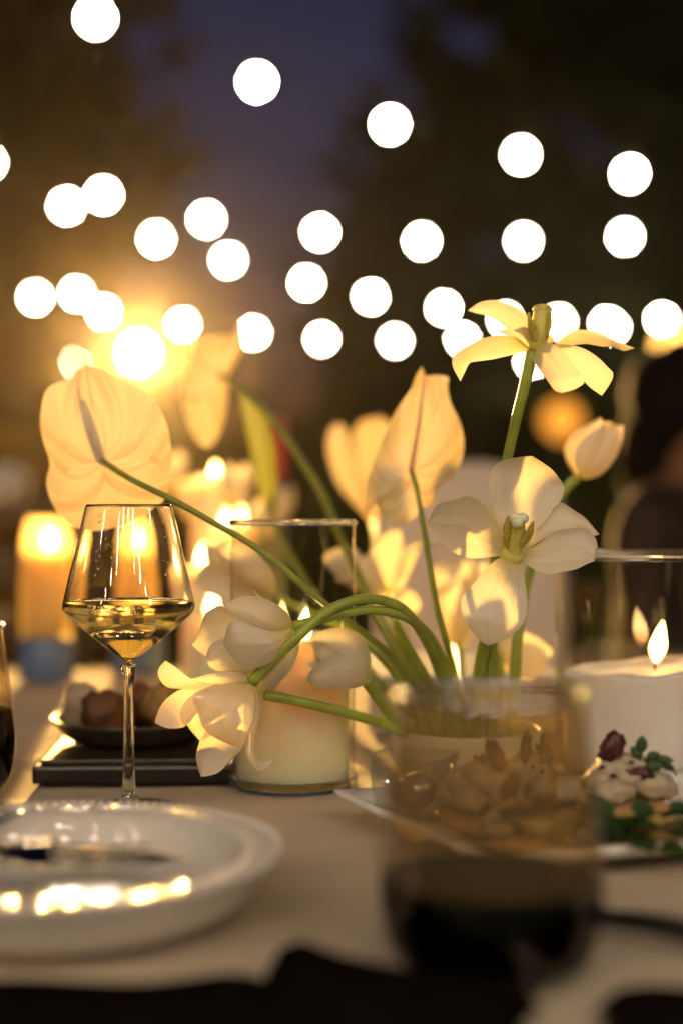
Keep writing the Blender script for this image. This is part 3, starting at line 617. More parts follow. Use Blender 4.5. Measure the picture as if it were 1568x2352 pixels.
# --- drooping tulip, lower
f = flower('drooping_tulip', 'lower drooping tulip with splayed petals hanging just above the table')
D = 1.04; tf = TC
petal(f, [(640, 1300), (400, 1440), (300, 1500), (340, 1570), (390, 1622)], [(680, 1400), (560, 1520), (450, 1600), (390, 1622)], D, (10, 20, 20), -8, 0, tf=tf)
petal(f, [(560, 1400), (440, 1550), (390, 1630), (362, 1740), (375, 1820), (400, 1890)], [(740, 1500), (712, 1660), (620, 1760), (540, 1850), (460, 1882), (400, 1890)], D, (10, 25, 20, 5), -16, 0, tf=tf, nu=26, nv=15)
petal(f, [(700, 1200), (400, 1235), (250, 1246), (130, 1330), (75, 1430), (60, 1495)], [(660, 1300), (420, 1360), (300, 1500), (250, 1530), (150, 1532), (60, 1495)], D, (0, 10, 0, -20), -12, -20, tf=tf, nu=26, nv=15)
petal(f, [(700, 1220), (400, 1255), (280, 1340), (245, 1430), (270, 1505)], [(700, 1300), (500, 1400), (400, 1480), (300, 1512), (270, 1505)], D, (-5, -15, -15), 8, 0, tf=tf)
petal(f, [(745, 1180), (600, 1185), (450, 1190), (320, 1165), (220, 1090), (140, 1035)], [(745, 1200), (600, 1228), (450, 1235), (250, 1242), (140, 1225), (85, 1150), (92, 1085), (140, 1035)], D, (0, -5, -10, 0), 8, 20, tf=tf, nu=26)
petal(f, [(770, 1185), (700, 1132), (600, 1112), (500, 1125), (400, 1150), (322, 1168)], [(772, 1198), (650, 1222), (500, 1218), (400, 1205), (322, 1168)], D, (0, -28, -30), 10, 0, tf=tf)
petal(f, [(790, 1205), (772, 1350), (735, 1500), (718, 1640), (740, 1750), (800, 1830), (850, 1850), (900, 1832), (930, 1755)], [(800, 1215), (836, 1350), (820, 1500), (787, 1640), (800, 1740), (850, 1778), (900, 1770), (930, 1755)], D, (0, -20, -40, -35), 10, 10, tf=tf, nu=30)
petal(f, [(765, 1198), (500, 1216), (336, 1290), (370, 1400), (410, 1520), (480, 1590), (600, 1650), (690, 1672)], [(785, 1205), (792, 1350), (772, 1500), (725, 1620), (690, 1672)], D, (-2, -50, -68, -58), 22, 0, tf=tf, nu=30, nv=19, crease=-5)
stem(f, [(336.9 + .3125 * 768, 1194.3 + .3125 * 1192, 1.04), (640, 1502, 1.036), (690, 1457, 1.036), (740, 1412, 1.04), (790, 1386, 1.048), (840, 1375, 1.058), (885, 1381, 1.07), (925, 1400, 1.085), (960, 1440, 1.105), (995, 1505, 1.13), (1018, 1580, 1.155), (1030, 1700, 1.17), (1030, 1745, 1.172)], [.0046, .0042, .0040, .0038, .0038, .0039, .004, .0042, .0045, .0048, .005, .005])

# --- tulip hidden behind, with long low stem
f = flower('drooping_tulip', 'half hidden tulip behind the lower drooping one, on a nearly level stem')
D = 1.10
petal(f, [(800, 1230), (900, 1130), (1020, 1010), (1080, 930), (1120, 880)], [(820, 1290), (900, 1245), (1000, 1170), (1080, 1070), (1115, 960), (1120, 880)], 1.06, (10, 0, -10), 8, 10, tf=TC)
petal(f, [(870, 1290), (820, 1180), (860, 1060), (930, 980), (1000, 900)], [(880, 1310), (960, 1230), (1010, 1100), (1020, 1000), (1000, 900)], 1.09, (0, 10, 10), 10, 0, tf=TC)
petal(f, [(870, 1290), (780, 1260), (700, 1180), (660, 1090), (640, 1020)], [(870, 1310), (840, 1200), (800, 1120), (740, 1050), (640, 1020)], 1.09, (0, 10, 10), -10, 0, tf=TC)
stem(f, [(608, 1596, 1.085), (660, 1606, 1.09), (740, 1624, 1.10), (810, 1642, 1.11), (880, 1664, 1.125), (940, 1690, 1.14), (975, 1715, 1.15), (1000, 1740, 1.16)], [.0042, .0040, .0040, .004, .004, .0042, .0044, .0044])

# --- blurred tulips behind
f = flower('tulip', 'soft white tulip just right of the wine glass bowl, out of focus')
D = 1.25
petal(f, [(940, 590), (760, 600), (560, 580), (420, 520), (345, 480)], [(940, 560), (760, 450), (620, 330), (500, 300), (400, 350), (345, 480)], D, (0, 20, 30), -14, 0, tf=TC)
petal(f, [(930, 575), (760, 490), (640, 420), (545, 310), (500, 215), (570, 165)], [(962, 545), (930, 400), (850, 280), (745, 195), (650, 165), (570, 165)], D, (0, -30, -30), 20, 0, tf=TC)
petal(f, [(930, 560), (760, 380), (620, 260), (480, 200), (430, 180)], [(930, 590), (700, 520), (520, 420), (440, 300), (430, 180)], D, (0, 30, 40), -10, 0, tf=TC)
stem(f, [(634, 1372, 1.25), (706, 1404, 1.225), (775, 1436, 1.20), (844, 1476, 1.18), (893, 1523, 1.17), (925, 1566, 1.165), (946, 1600, 1.165), (965, 1660, 1.165), (980, 1745, 1.168)], [.0042, .0040, .0042, .0045, .0048, .0050, .0052, .0052, .0052])
f = flower('tulip', 'soft blurred tulip behind the arching stems, petals catching the light')
D = 1.36
petal(f, [(860, 640), (640, 560), (480, 480), (420, 370), (500, 310), (600, 290)], [(885, 620), (770, 520), (710, 400), (665, 320), (600, 290)], D, (0, 20, 20), 10, 0, tf=TD)
petal(f, [(870, 680), (700, 640), (560, 565), (500, 540), (600, 420), (740, 350)], [(905, 640), (870, 560), (835, 480), (795, 400), (740, 350)], D, (0, -30, -35), 22, 0, tf=TD)
petal(f, [(880, 640), (800, 560), (752, 420), (772, 300), (880, 190), (985, 168)], [(905, 640), (945, 520), (965, 420), (995, 300), (985, 168)], D, (0, 0, 0), -14, 20, tf=TD)
petal(f, [(905, 660), (960, 540), (985, 420), (1060, 340), (1125, 308)], [(930, 675), (1005, 590), (1065, 450), (1125, 308)], D, (0, -10, -10), 6, 20, tf=TD)
petal(f, [(960, 540), (1000, 350), (1080, 280), (1160, 250), (1240, 270), (1300, 352)], [(980, 540), (1020, 370), (1090, 305), (1160, 280), (1235, 300), (1300, 352)], D, (0, 0, 0), 2, 10, tf=TD, ruff=.3)
petal(f, [(900, 690), (930, 640), (1000, 600), (1090, 640), (1130, 700)], [(905, 710), (960, 770), (1040, 790), (1110, 770), (1130, 700)], D, (0, -20, -30), 10, 0, tf=TD)
stem(f, [(890, 1376, 1.36), (905, 1440, 1.31), (935, 1520, 1.25), (975, 1610, 1.19), (1000, 1690, 1.185), (1005, 1745, 1.18)], .0044)
f = flower('tulip', 'blurred upright tulip behind the thin anthurium stem below the large tulip')
D = 1.40
petal(f, [(1385, 1050), (1290, 850), (1230, 600), (1222, 450), (1310, 390)], [(1415, 1050), (1500, 850), (1480, 600), (1430, 440), (1310, 390)], D, (0, -25, -25), 24, 0, tf=TD)
petal(f, [(1395, 1050), (1430, 800), (1470, 550), (1530, 430), (1600, 400)], [(1430, 1050), (1540, 900), (1620, 700), (1650, 500), (1600, 400)], D, (0, 5, 10), 10, -20, tf=TD)
petal(f, [(1385, 1050), (1300, 800), (1350, 560), (1420, 420), (1480, 400)], [(1415, 1050), (1560, 800), (1560, 560), (1530, 430), (1480, 400)], D, (0, 30, 30), -20, 0, tf=TD)
stem(f, [(1050, 1490, 1.40), (1056, 1560, 1.30), (1062, 1640, 1.21), (1066, 1745, 1.2)], .0046)
f = flower('tulip', 'blurred pale tulip nodding in front of the glowing candle')
D = 1.10
petal(f, [(750, 1300), (620, 1340), (400, 1342), (300, 1290), (290, 1270)], [(755, 1270), (700, 1140), (560, 1090), (420, 1120), (330, 1200), (290, 1270)], D, (0, -20, -30), 20, 0, tf=TD)
petal(f, [(750, 1290), (560, 1230), (400, 1130), (330, 1000), (380, 920)], [(760, 1250), (760, 1080), (680, 940), (520, 890), (380, 920)], D, (0, 20, 25), -16, 0, tf=TD)
petal(f, [(740, 1310), (600, 1300), (380, 1220), (260, 1120), (240, 1030)], [(740, 1280), (600, 1120), (450, 1020), (330, 1000), (240, 1030)], D, (0, 30, 35), -10, 0, tf=TD)
stem(f, [(838, 1562, 1.10), (866, 1600, 1.115), (893, 1640, 1.13), (930, 1690, 1.145), (955, 1740, 1.15)], .0044)
f = flower('tulip', 'small blurred tulip low at right between the stems and the wide candle')
D = 1.30
petal(f, [(720, 800), (740, 720), (830, 698), (920, 738), (972, 785)], [(722, 815), (770, 890), (865, 932), (930, 865), (972, 785)], D, (0, -20, -20), 20, 0, tf=T6)
petal(f, [(720, 800), (760, 740), (830, 720), (900, 760), (940, 830)], [(722, 815), (780, 870), (840, 900), (900, 890), (940, 830)], D, (0, 20, 20), -20, 0, tf=T6)
stem(f, [(1143, 1505, 1.30), (1150, 1560, 1.26), (1152, 1640, 1.235), (1150, 1745, 1.21)], .0045)
# loose stems and a leaf
f = flower('cut_stem', 'light green bare stem arching among the others in the bowl', 'stem')
stem(f, [(902, 1425, 1.15), (943, 1500, 1.155), (975, 1556, 1.16), (990, 1600, 1.165), (998, 1680, 1.17), (1000, 1745, 1.17)], [.0038, .0040, .0044, .0046, .0046, .0046])

# --- anthuriums
f = flower('anthurium', 'large pale anthurium at left seen from behind, hiding the lamp')
D = 1.165; tf = TE
out = [(560, 120), (575, 180), (700, 212), (850, 270), (1000, 355), (1150, 445), (1280, 580), (1370, 760), (1410, 950), (1422, 1100), (1405, 1300), (1370, 1450), (1290, 1560), (1100, 1680), (900, 1760), (700, 1800), (560, 1792), (430, 1750), (320, 1640), (250, 1540), (200, 1400), (192, 1290), (222, 1180), (215, 1090), (170, 960), (135, 800), (133, 680), (160, 500), (210, 400), (300, 350), (400, 322), (462, 290), (475, 222), (505, 212), (528, 228)]
cx0, cy0 = 61.2 + .2344 * 740, 796.2 + .2344 * 1120
spathe(f, out, (740, 1120), D, lambda x, y, t, k: -18 + 0.10 * (cy0 - y) + 32 * t ** 2 * (1 if x > cx0 else .6) + 10 * math.cos(6 * math.pi * k) * t ** 2, tf)
rp = [ptf(tf, 740, 1120, D - .008), ptf(tf, 640, 900, D - .006 + .002), ptf(tf, 545, 640, D + .004), ptf(tf, 505, 400, D + .0125), ptf(tf, 505, 260, D + .018)]
tube('midrib', rp, [.0018, .0014, .0011, .0009, .0005], M['rib'], f, seg=8)
tube('spadix', [ptf(tf, 735, 1100, D + .008), ptf(tf, 640, 800, D + .022), ptf(tf, 560, 520, D + .036)], [.0045, .005, .003], M['yolk'], f, seg=10)
stem(f, [(cx0, cy0, 1.157), (300, 1100, 1.125), (400, 1150, 1.10), (480, 1195, 1.10), (560, 1240, 1.10), (640, 1297, 1.10), (700, 1350, 1.105), (750, 1390, 1.112), (830, 1450, 1.125), (893, 1500, 1.14), (940, 1556, 1.15), (968, 1600, 1.16), (990, 1680, 1.165), (1005, 1745, 1.168)], [.0026, .0024, .0024, .0024, .0025, .0025, .0025, .0026, .0028, .003, .003, .003], 'stem_thin')
f = flower('anthurium', 'narrow yellowish anthurium in the middle, folded and pointing up')
D = 1.21; tf = T4
out = [(370, 455), (385, 500), (440, 496), (492, 508), (487, 545), (500, 620), (550, 730), (562, 840), (525, 950), (480, 992), (440, 1020), (425, 1080), (385, 1108), (362, 1092), (350, 1140), (320, 1166), (240, 1188), (185, 1145), (160, 1092), (130, 1120), (108, 1125), (122, 985), (150, 890), (200, 770), (250, 660), (318, 560), (340, 500)]
mcx, mcy = 784 + .5 * 320, 612.5 + .5 * 935
spathe(f, out, (320, 935), D, lambda x, y, t, k: -10 + .12 * (mcy - y) + 55 * t ** 1.6 * (abs(x - mcx) / 110) + 8 * math.sin(8 * math.pi * k) * t ** 2, tf)
tube('midrib', [ptf(tf, 320, 935, D - .006), ptf(tf, 345, 780, D + .0), ptf(tf, 370, 600, D + .008), ptf(tf, 378, 480, D + .014)], [.0024, .0020, .0015, .0007], M['rib'], f, seg=8)
stem(f, [(mcx, mcy, 1.206), (957, 1125, 1.19), (970, 1200, 1.18), (985, 1290, 1.15), (1000, 1380, 1.15), (1018, 1450, 1.155), (1034, 1510, 1.16), (1048, 1590, 1.165), (1058, 1690, 1.168), (1060, 1745, 1.17)], [.0022, .0022, .0024, .0026, .0028, .003, .003, .003], 'stem_thin')
f = flower('anthurium', 'blurred anthurium between the lamp and the thin slanting stem')
D = 1.50; tf = TG
out = [(395, 70), (412, 130), (410, 200), (380, 260), (345, 330), (335, 420), (315, 550), (285, 635), (235, 692), (180, 655), (132, 565), (108, 430), (120, 310), (165, 265), (172, 190), (230, 150), (300, 140), (355, 130)]
acx, acy = 367.5 + .469 * 290, 704.4 + .469 * 330
spathe(f, out, (290, 330), D, lambda x, y, t, k: -8 + .10 * (acy - y) + 30 * t ** 2, tf)
stem(f, [(acx, acy, 1.495), (545, 885, 1.46), (600, 935, 1.43), (650, 995, 1.40), (700, 1070, 1.37), (742, 1140, 1.34), (780, 1230, 1.30), (850, 1380, 1.235), (930, 1540, 1.215), (1000, 1680, 1.20), (1020, 1745, 1.19)], [.003, .0034, .0036, .0038, .0038, .0038, .0038, .0038], 'stem_thin')
f = flower('anthurium', 'blurred yellow anthurium pair of folds just left of the middle one')
D = 1.75; tf = TG
petal(f, [(1040, 1060), (880, 880), (822, 720), (830, 610), (868, 568)], [(1050, 1060), (990, 850), (935, 700), (912, 600), (868, 568)], D, (0, -10, -10), 12, 20, 'spathe', tf=tf, name='spathe')
petal(f, [(1045, 1060), (965, 800), (942, 650), (985, 560), (1080, 538)], [(1075, 1020), (1130, 850), (1160, 700), (1145, 590), (1080, 538)], D, (0, 15, 20), -14, 20, 'spathe', tf=tf, name='spathe')
stem(f, [(858, 1200, 1.75), (885, 1320, 1.55), (930, 1470, 1.32), (1000, 1640, 1.25), (1035, 1745, 1.215)], .0034)
f = flower('tulip_leaf', 'broad blurred green leaf standing behind the left anthurium stem', 'leaf')
petal(f, [(545, 1045), (482, 900), (440, 700), (400, 500), (385, 370)], [(560, 1045), (575, 900), (562, 700), (505, 500), (385, 370)], 1.5, (0, 10, 20), 12, 20, 'leafsheet', tf=TG, name='leaf_blade')
stem(f, [(627, 1194, 1.5), (680, 1300, 1.45), (800, 1480, 1.36), (940, 1640, 1.27), (1035, 1745, 1.22)], .0032)

# ------------------------------------------------------------------ left place setting
PX, PY, BS = -.152, .782, 1.09
t = thing('pearl_rim_bowl', 'shallow white bowl with beaded rim and cutlery in it at lower left', 'bowl', (PX, PY, TZ))
pp = cr([(.0001, .002), (.060, .002), (.072, .0015), (.084, .0035), (.0955, .013), (.1035, .025), (.1085, .0315), (.1100, .0335), (.1085, .0346), (.1035, .0346), (.0970, .0342), (.0910, .0325), (.0865, .0275), (.0815, .0175), (.074, .0120), (.050, .0110), (.0001, .0110)], 110) * np.array((BS, 1.0))
dish = lathe('dish', [tuple(p) for p in pp], M['glaze'], t, 240, (PX, PY, TZ))
for v in dish.data.vertices:
    r_ = math.hypot(v.co.x - PX, v.co.y - PY); th = math.atan2(v.co.y - PY, v.co.x - PX)
    if r_ > .084 * BS:
        k_ = math.sin(math.pi * min(1, (r_ / BS - .084) / .025)); v.co.z += (.00075 * math.cos(46 * th) + .0005 * noise.noise(Vector((v.co.x * 90, v.co.y * 90, 1)))) * k_
bm = bmesh.new(); bmesh.ops.create_icosphere(bm, subdivisions=2, radius=.0024); bead_me = bpy.data.meshes.new('bead'); bm.to_mesh(bead_me); bm.free(); bead_me.materials.append(M['glaze']); bead_me.polygons.foreach_set('use_smooth', [True] * len(bead_me.polygons))
for k in range(128):
    th = 2 * math.pi * k / 128; o = link('bead', bead_me, None, t, True); o.location = (.1085 * BS * math.cos(th), .1085 * BS * math.sin(th), .0352)
ZP = TZ + .0110
def crumb(k, x, y):
    bm = bmesh.new(); lump(bm, (x, y, ZP + .001), (.0016, .0014, .0011), k, .4, sub=1); o = fromb('crumb', bm, M['bread']); tag(o, ('brown crumb lying near the middle of the white bowl', 'tiny crumb at the far side of the white bowl', 'small crumb left in the white bowl')[k], 'crumb')
crumb(0, P(190, 0, .80).x, .815); crumb(1, P(225, 0, .84).x, .842); crumb(2, P(120, 0, .82).x, .828)
def cutlery(name, label, a, b, kind, roll=0.0):
    a, b = Vector(a), Vector(b); L_ = (b - a).length; t = thing(name, label, name.split('_')[-1], tuple(a)); ex = (b - a).normalized(); ey = (Matrix.Rotation(roll, 3, ex) @ Vector((0, 0, 1)).cross(ex)).normalized(); ez = ex.cross(ey)
    def slab(nm, prof, th, mat='silver', arch=0.0):
        n = 36; c = cr(prof, n); V = []; Fc = []
        for i, (u, hw) in enumerate(c):
            zc = arch * math.sin(math.pi * u)
            for sgn, zz in ((-1, 0), (-.6, th), (.6, th), (1, 0), (.6, -th), (-.6, -th)): V.append(a + ex * (u * L_) + ey * (sgn * hw) + ez * (zz + zc))
        for i in range(n - 1):
            for k in range(6): Fc.append((i * 6 + k, i * 6 + (k + 1) % 6, (i + 1) * 6 + (k + 1) % 6, (i + 1) * 6 + k))
        Fc.append(tuple(range(6))); Fc.append(tuple((n - 1) * 6 + k for k in range(6))[::-1]); return obj(nm, V, Fc, M[mat], t)
    if kind == 'knife':
        slab('handle', [(0, .006), (.05, .009), (.3, .007), (.48, .0055)], .003, 'silver'); slab('blade', [(.475, .0055), (.55, .009), (.8, .0105), (.93, .008), (1, .001)], .0009)
    else:
        slab('handle', [(0, .006), (.05, .009), (.3, .006), (.62, .0035), (.70, .006)], .0022, arch=.004); slab('fork_head', [(.69, .006), (.74, .011), (.80, .0125)], .0013)
        for k in range(4):
            off = ey * (-.0095 + .00633 * k); tube('tine', [a + ex * (L_ * .795) + off, a + ex * (L_ * .9) + off + ez * -.003, b + off + ez * .002], [.0022, .0019, .0008], M['silver'], t, seg=6)
    return t
cutlery('dinner_knife', 'polished knife resting in the white bowl, tip to the right', (-.40, .742, TZ + .055), (P(432, 0, .80).x, .80, TZ + .024), 'knife', .25)
cutlery('dinner_fork', 'fork lying in the white bowl just in front of the knife', (-.36, .700, TZ + .060), (P(345, 0, .775).x, .775, TZ + .030), 'fork', .5)
cutlery('small_fork', 'dark fork with its tines raised at the left edge of the bowl', (-.33, .71, TZ + .050), (P(24, 0, .86).x, .86, TZ + .040), 'fork', .3)

# ------------------------------------------------------------------ stemless red wine glasses
def stemless(label, cx, cy_, s=1.0, fill=.041):
    t = thing('stemless_glass', label, 'wine glass', (cx, cy_, TZ))
    out = cr([(.040, .0008), (.045, .002), (.0505, .010), (.0540, .026), (.0548, .040), (.0535, .055), (.0500, .085), (.0465, .112), (.0445, .131)], 50) * s
    ks = [k for k, p in enumerate(out) if p[1] > fill * s + .003][0]
    lathe('bowl', [(.0001, .0008)] + [tuple(p) for p in out[:ks + 1]], M['shell'], t, 80, (cx, cy_, TZ), weld=False)
    lathe('upper_wall', [tuple(p) for p in out[ks:]], M['amber_glow'], t, 80, (cx, cy_, TZ), weld=False)
    rp = [(.0445 * s + .0021 * math.cos(a), .131 * s + .0021 * math.sin(a)) for a in np.linspace(0, 2 * math.pi, 10, endpoint=False)]
    lathe('rim', rp, M['rimgloss'], t, 80, (cx, cy_, TZ), close=True)
    inn = [(p[0] - .0009, p[1] + .002) for p in out if p[1] < fill * s - .003]
    lathe('wine', [(.0001, inn[0][1])] + inn + [(inn[-1][0] + .0003, fill * s + .0012), (inn[-1][0] - .0018, fill * s), (.0001, fill * s)], M['redwine'], t, 80, (cx, cy_, TZ))
stemless('blurred stemless glass of dark red wine in the right foreground', (1128 - 784) * .69 / F, .69)
stemless('stemless glass of dark red wine cut by the left edge', (-128 - 784) * 1.11 / F, 1.11, 1.0, .062)

# ------------------------------------------------------------------ dark tray and dish behind the wine glass
t = thing('serving_board', 'flat black serving board behind the wine glass stem', 'board', (-.18, 1.24, TZ))
bm = bmesh.new(); box_bm(bm, (-.172, 1.245, TZ + .008), (.162, .20, .015), .04, .003); fromb('slab', bm, M['black'], t, smooth=False)
bm = bmesh.new(); box_bm(bm, (-.172, 1.245, TZ + .0175), (.150, .188, .004), .04, .0012); fromb('raised_edge', bm, M['olive'], t, smooth=False)
t = thing('shallow_dish', 'dark stoneware dish of food standing on the black board', 'dish', (-.178, 1.245, TZ + .021))
pp = cr([(.0001, .0), (.045, 0), (.060, .004), (.072, .016), (.0755, .0205), (.0738, .0215), (.068, .016), (.055, .008), (.0001, .006)], 60)
lathe('bowl', [tuple(p) for p in pp], M['olive'], t, 72, (-.178, 1.245, TZ + .0205))
foods = [(-.205, 1.225, 'square brown chunk of roast in the dark dish'), (-.155, 1.25, 'golden brown chunk in the dark dish behind the glass stem'), (-.178, 1.275, 'rear brown chunk in the dark dish'), (-.128, 1.235, 'rounded golden chunk at the right of the dark dish'), (-.228, 1.26, 'pale chunk at the left of the dark dish')]
for k, (x, y, lb) in enumerate(foods):
    bm = bmesh.new(); lump(bm, (x, y, TZ + .046 + .004 * (k % 2)), (.019, .016, .021), k + 3, .35, 1.6); o = fromb('food_chunk', bm, M[('meat', 'bread', 'meat', 'bread', 'cream')[k]]); tag(o, lb, 'food', 'food in the dark dish')
# blue-based amber candle lamp
def lantern(label, px, d):
    ax = (px - 784) * d / F
    t = thing('candle_lantern', label, 'lantern', (ax, d, TZ), 'amber candle lanterns')
    lathe('base', [(.0001, 0), (.036, 0), (.037, .004), (.036, .050), (.033, .056), (.0001, .056)], M['blue'], t, 40, (ax, d, TZ + .001))
    lathe('shade', [(.034, .056), (.0345, .12), (.030, .19), (.024, .212)], M['amberglass'], t, 40, (ax, d, TZ + .001), weld=False)
    lathe('wax', [(.0001, .058), (.026, .058), (.026, .165), (.022, .168), (.0001, .163)], M['wax'], t, 32, (ax, d, TZ + .001))
    flame(t, (ax + .004, d, TZ + .168), .030, .0075, (.002, 0), mat='flame_lantern')
lantern('blurred amber candle lantern on a blue base at far left', 106, 1.86)
lantern('blurred amber lantern added for a glow behind the bowl of the wine glass', 318, 1.93)  # second lantern, added to put an amber glow into the wine glass
# candles further down the table
for k, (px, py, d, r, hh, lb) in enumerate(((490, 1090, 1.88, .028, 0, 'tall blurred candle whose flame shows above the slanting anthurium stem'), (515, 1200, 1.80, .026, 0, 'left of two blurred candles with flames side by side above the glass cylinder'), (549, 1192, 1.90, .026, 0, 'right of two blurred candles with flames side by side above the glass cylinder'), (462, 1282, 1.75, .024, 0, 'short blurred candle with its flame right beside the wine glass'), (483, 1395, 1.62, .02, 0, 'lowest blurred candle, flame half behind the drooping tulip'))):
    p = P(px, py + 14, d); pillar('pillar_candle', lb, p.x, p.y, r, p.z - TZ - .008, fl=.034, lean=.002, group='candles further down the table')
# second flower group further back: generic tulips
def far_tulip(label, base, head, r, yaw):
    base, head = Vector(base), Vector(head); t = thing('tulip', label, 'flower', tuple(base), 'blurred flowers further down the table')
    tube('stem', [base, base * .5 + head * .5 + Vector((.01, 0, .02)), head], .0035, M['stem'], t)
    for k in range(6):
        a = yaw + k * math.pi / 3; V = []; U = []; Fc = []; rr = r * (1 if k % 2 else .93)
        for i in range(9):
            u = i / 8; wd = math.sin(math.pi * min(1, u * .93 + .06)) ** .7 * 1.15; rad = rr * (math.sin(min(u * 1.5, 1) * math.pi / 2) * (1 - .12 * u))
            for j in range(7):
                v = (j / 6 - .5) * wd; V.append(head + Vector((rad * math.cos(a + v), rad * math.sin(a + v), u * r * 2.3))); U.append((j / 6, u))
        for i in range(8):
            for j in range(6): Fc.append((i * 7 + j, i * 7 + j + 1, i * 7 + 8 + j, i * 7 + 7 + j))
        obj('petal', V, Fc, M['petal'], t, uvs=U)
B2 = P(585, 1500, 1.78); bz = TZ + .005
lathe_b = lathe('flower_bowl', [(.0001, 0), (.05, 0), (.06, .01), (.062, .05), (.058, .05), (.055, .012), (.0001, .008)], M['ceramic_m'], None, 40); lathe_b.location = (B2.x, 1.78, TZ + .001); tag(lathe_b, 'second white flower bowl further down the table, almost hidden', 'vase')
for k, (px, py, d, r, lb) in enumerate(((545, 1150, 1.85, .026, 'blurred white tulip glowing beside the far candle flame'), (600, 1225, 1.8, .024, 'blurred white tulip low behind the green leaf'), (440, 1180, 1.9, .026, 'blurred white tulip left of the far candles'), (395, 1110, 1.92, .024, 'blurred tulip touching the right edge of the big anthurium'), (640, 1190, 1.9, .024, 'blurred tulip right of the green leaf above the cylinder'))):
    far_tulip(lb, (B2.x + .012 * (k - 2), 1.78, TZ + .03), P(px, py + 20, d), r, k * .7)
# red taper in a pewter holder
d = 1.93; q = P(640, 1176, d)
t = thing('taper_candle', 'slim unlit red taper candle in a grey holder at the far end', 'candle', (q.x, d, TZ))
lathe('holder', [(.0001, 0), (.035, 0), (.035, .006), (.010, .014), (.008, .10), (.013, .18), (.018, .247), (.018, .257), (.0001, .257)], M['pewter'], t, 24, (q.x, d, TZ + .001))
lathe('candle_stick', [(.0001, .257), (.0125, .257), (.0125, .335), (.009, .345), (.0001, .350)], M['red'], t, 20, (q.x, d, TZ + .001))
# pale box behind the vase
t = thing('lidded_box', 'pale lidded box behind the flower stems', 'box', (.122, 1.52, TZ))
box('body', (.122, 1.52, TZ + .021), (.19, .23, .040), M['white_paint'], t, bev=.002)
box('seam', (.122, 1.52, TZ + .0425), (.184, .224, .003), M['groove'], t)
box('lid', (.122, 1.52, TZ + .051), (.194, .234, .014), M['white_paint'], t, bev=.002)

# ------------------------------------------------------------------ platter of canapés at right
c0 = Vector((-.006, 1.022, 0)); u_ = Vector((.405, -.914, 0)) * .218; v_ = Vector((.95, .30, 0)) * .30
t = thing('serving_platter', 'white rectangular platter of canapés at right', 'platter', (.14, .95, TZ))
def platter():
    n = 22; V = []; Fc = []
    def prof(a): return .0125 * max(0, (abs(2 * a - 1) - .72) / .28) ** 1.4
    for i in range(n + 1):
        for j in range(n + 1):
            a, b = i / n, j / n; p = c0 + u_ * a + v_ * b; V.append((p.x, p.y, TZ + .0045 + max(prof(a), prof(b))))
    W = n + 1
    for i in range(n):
        for j in range(n): Fc.append((i * W + j, (i + 1) * W + j, (i + 1) * W + j + 1, i * W + j + 1))
    o = obj('plate_body', V, Fc, M['ceramic'], t); md = o.modifiers.new('thick', 'SOLIDIFY'); md.thickness = .0042; md.offset = 0.8
platter()
ZF = TZ + .0078
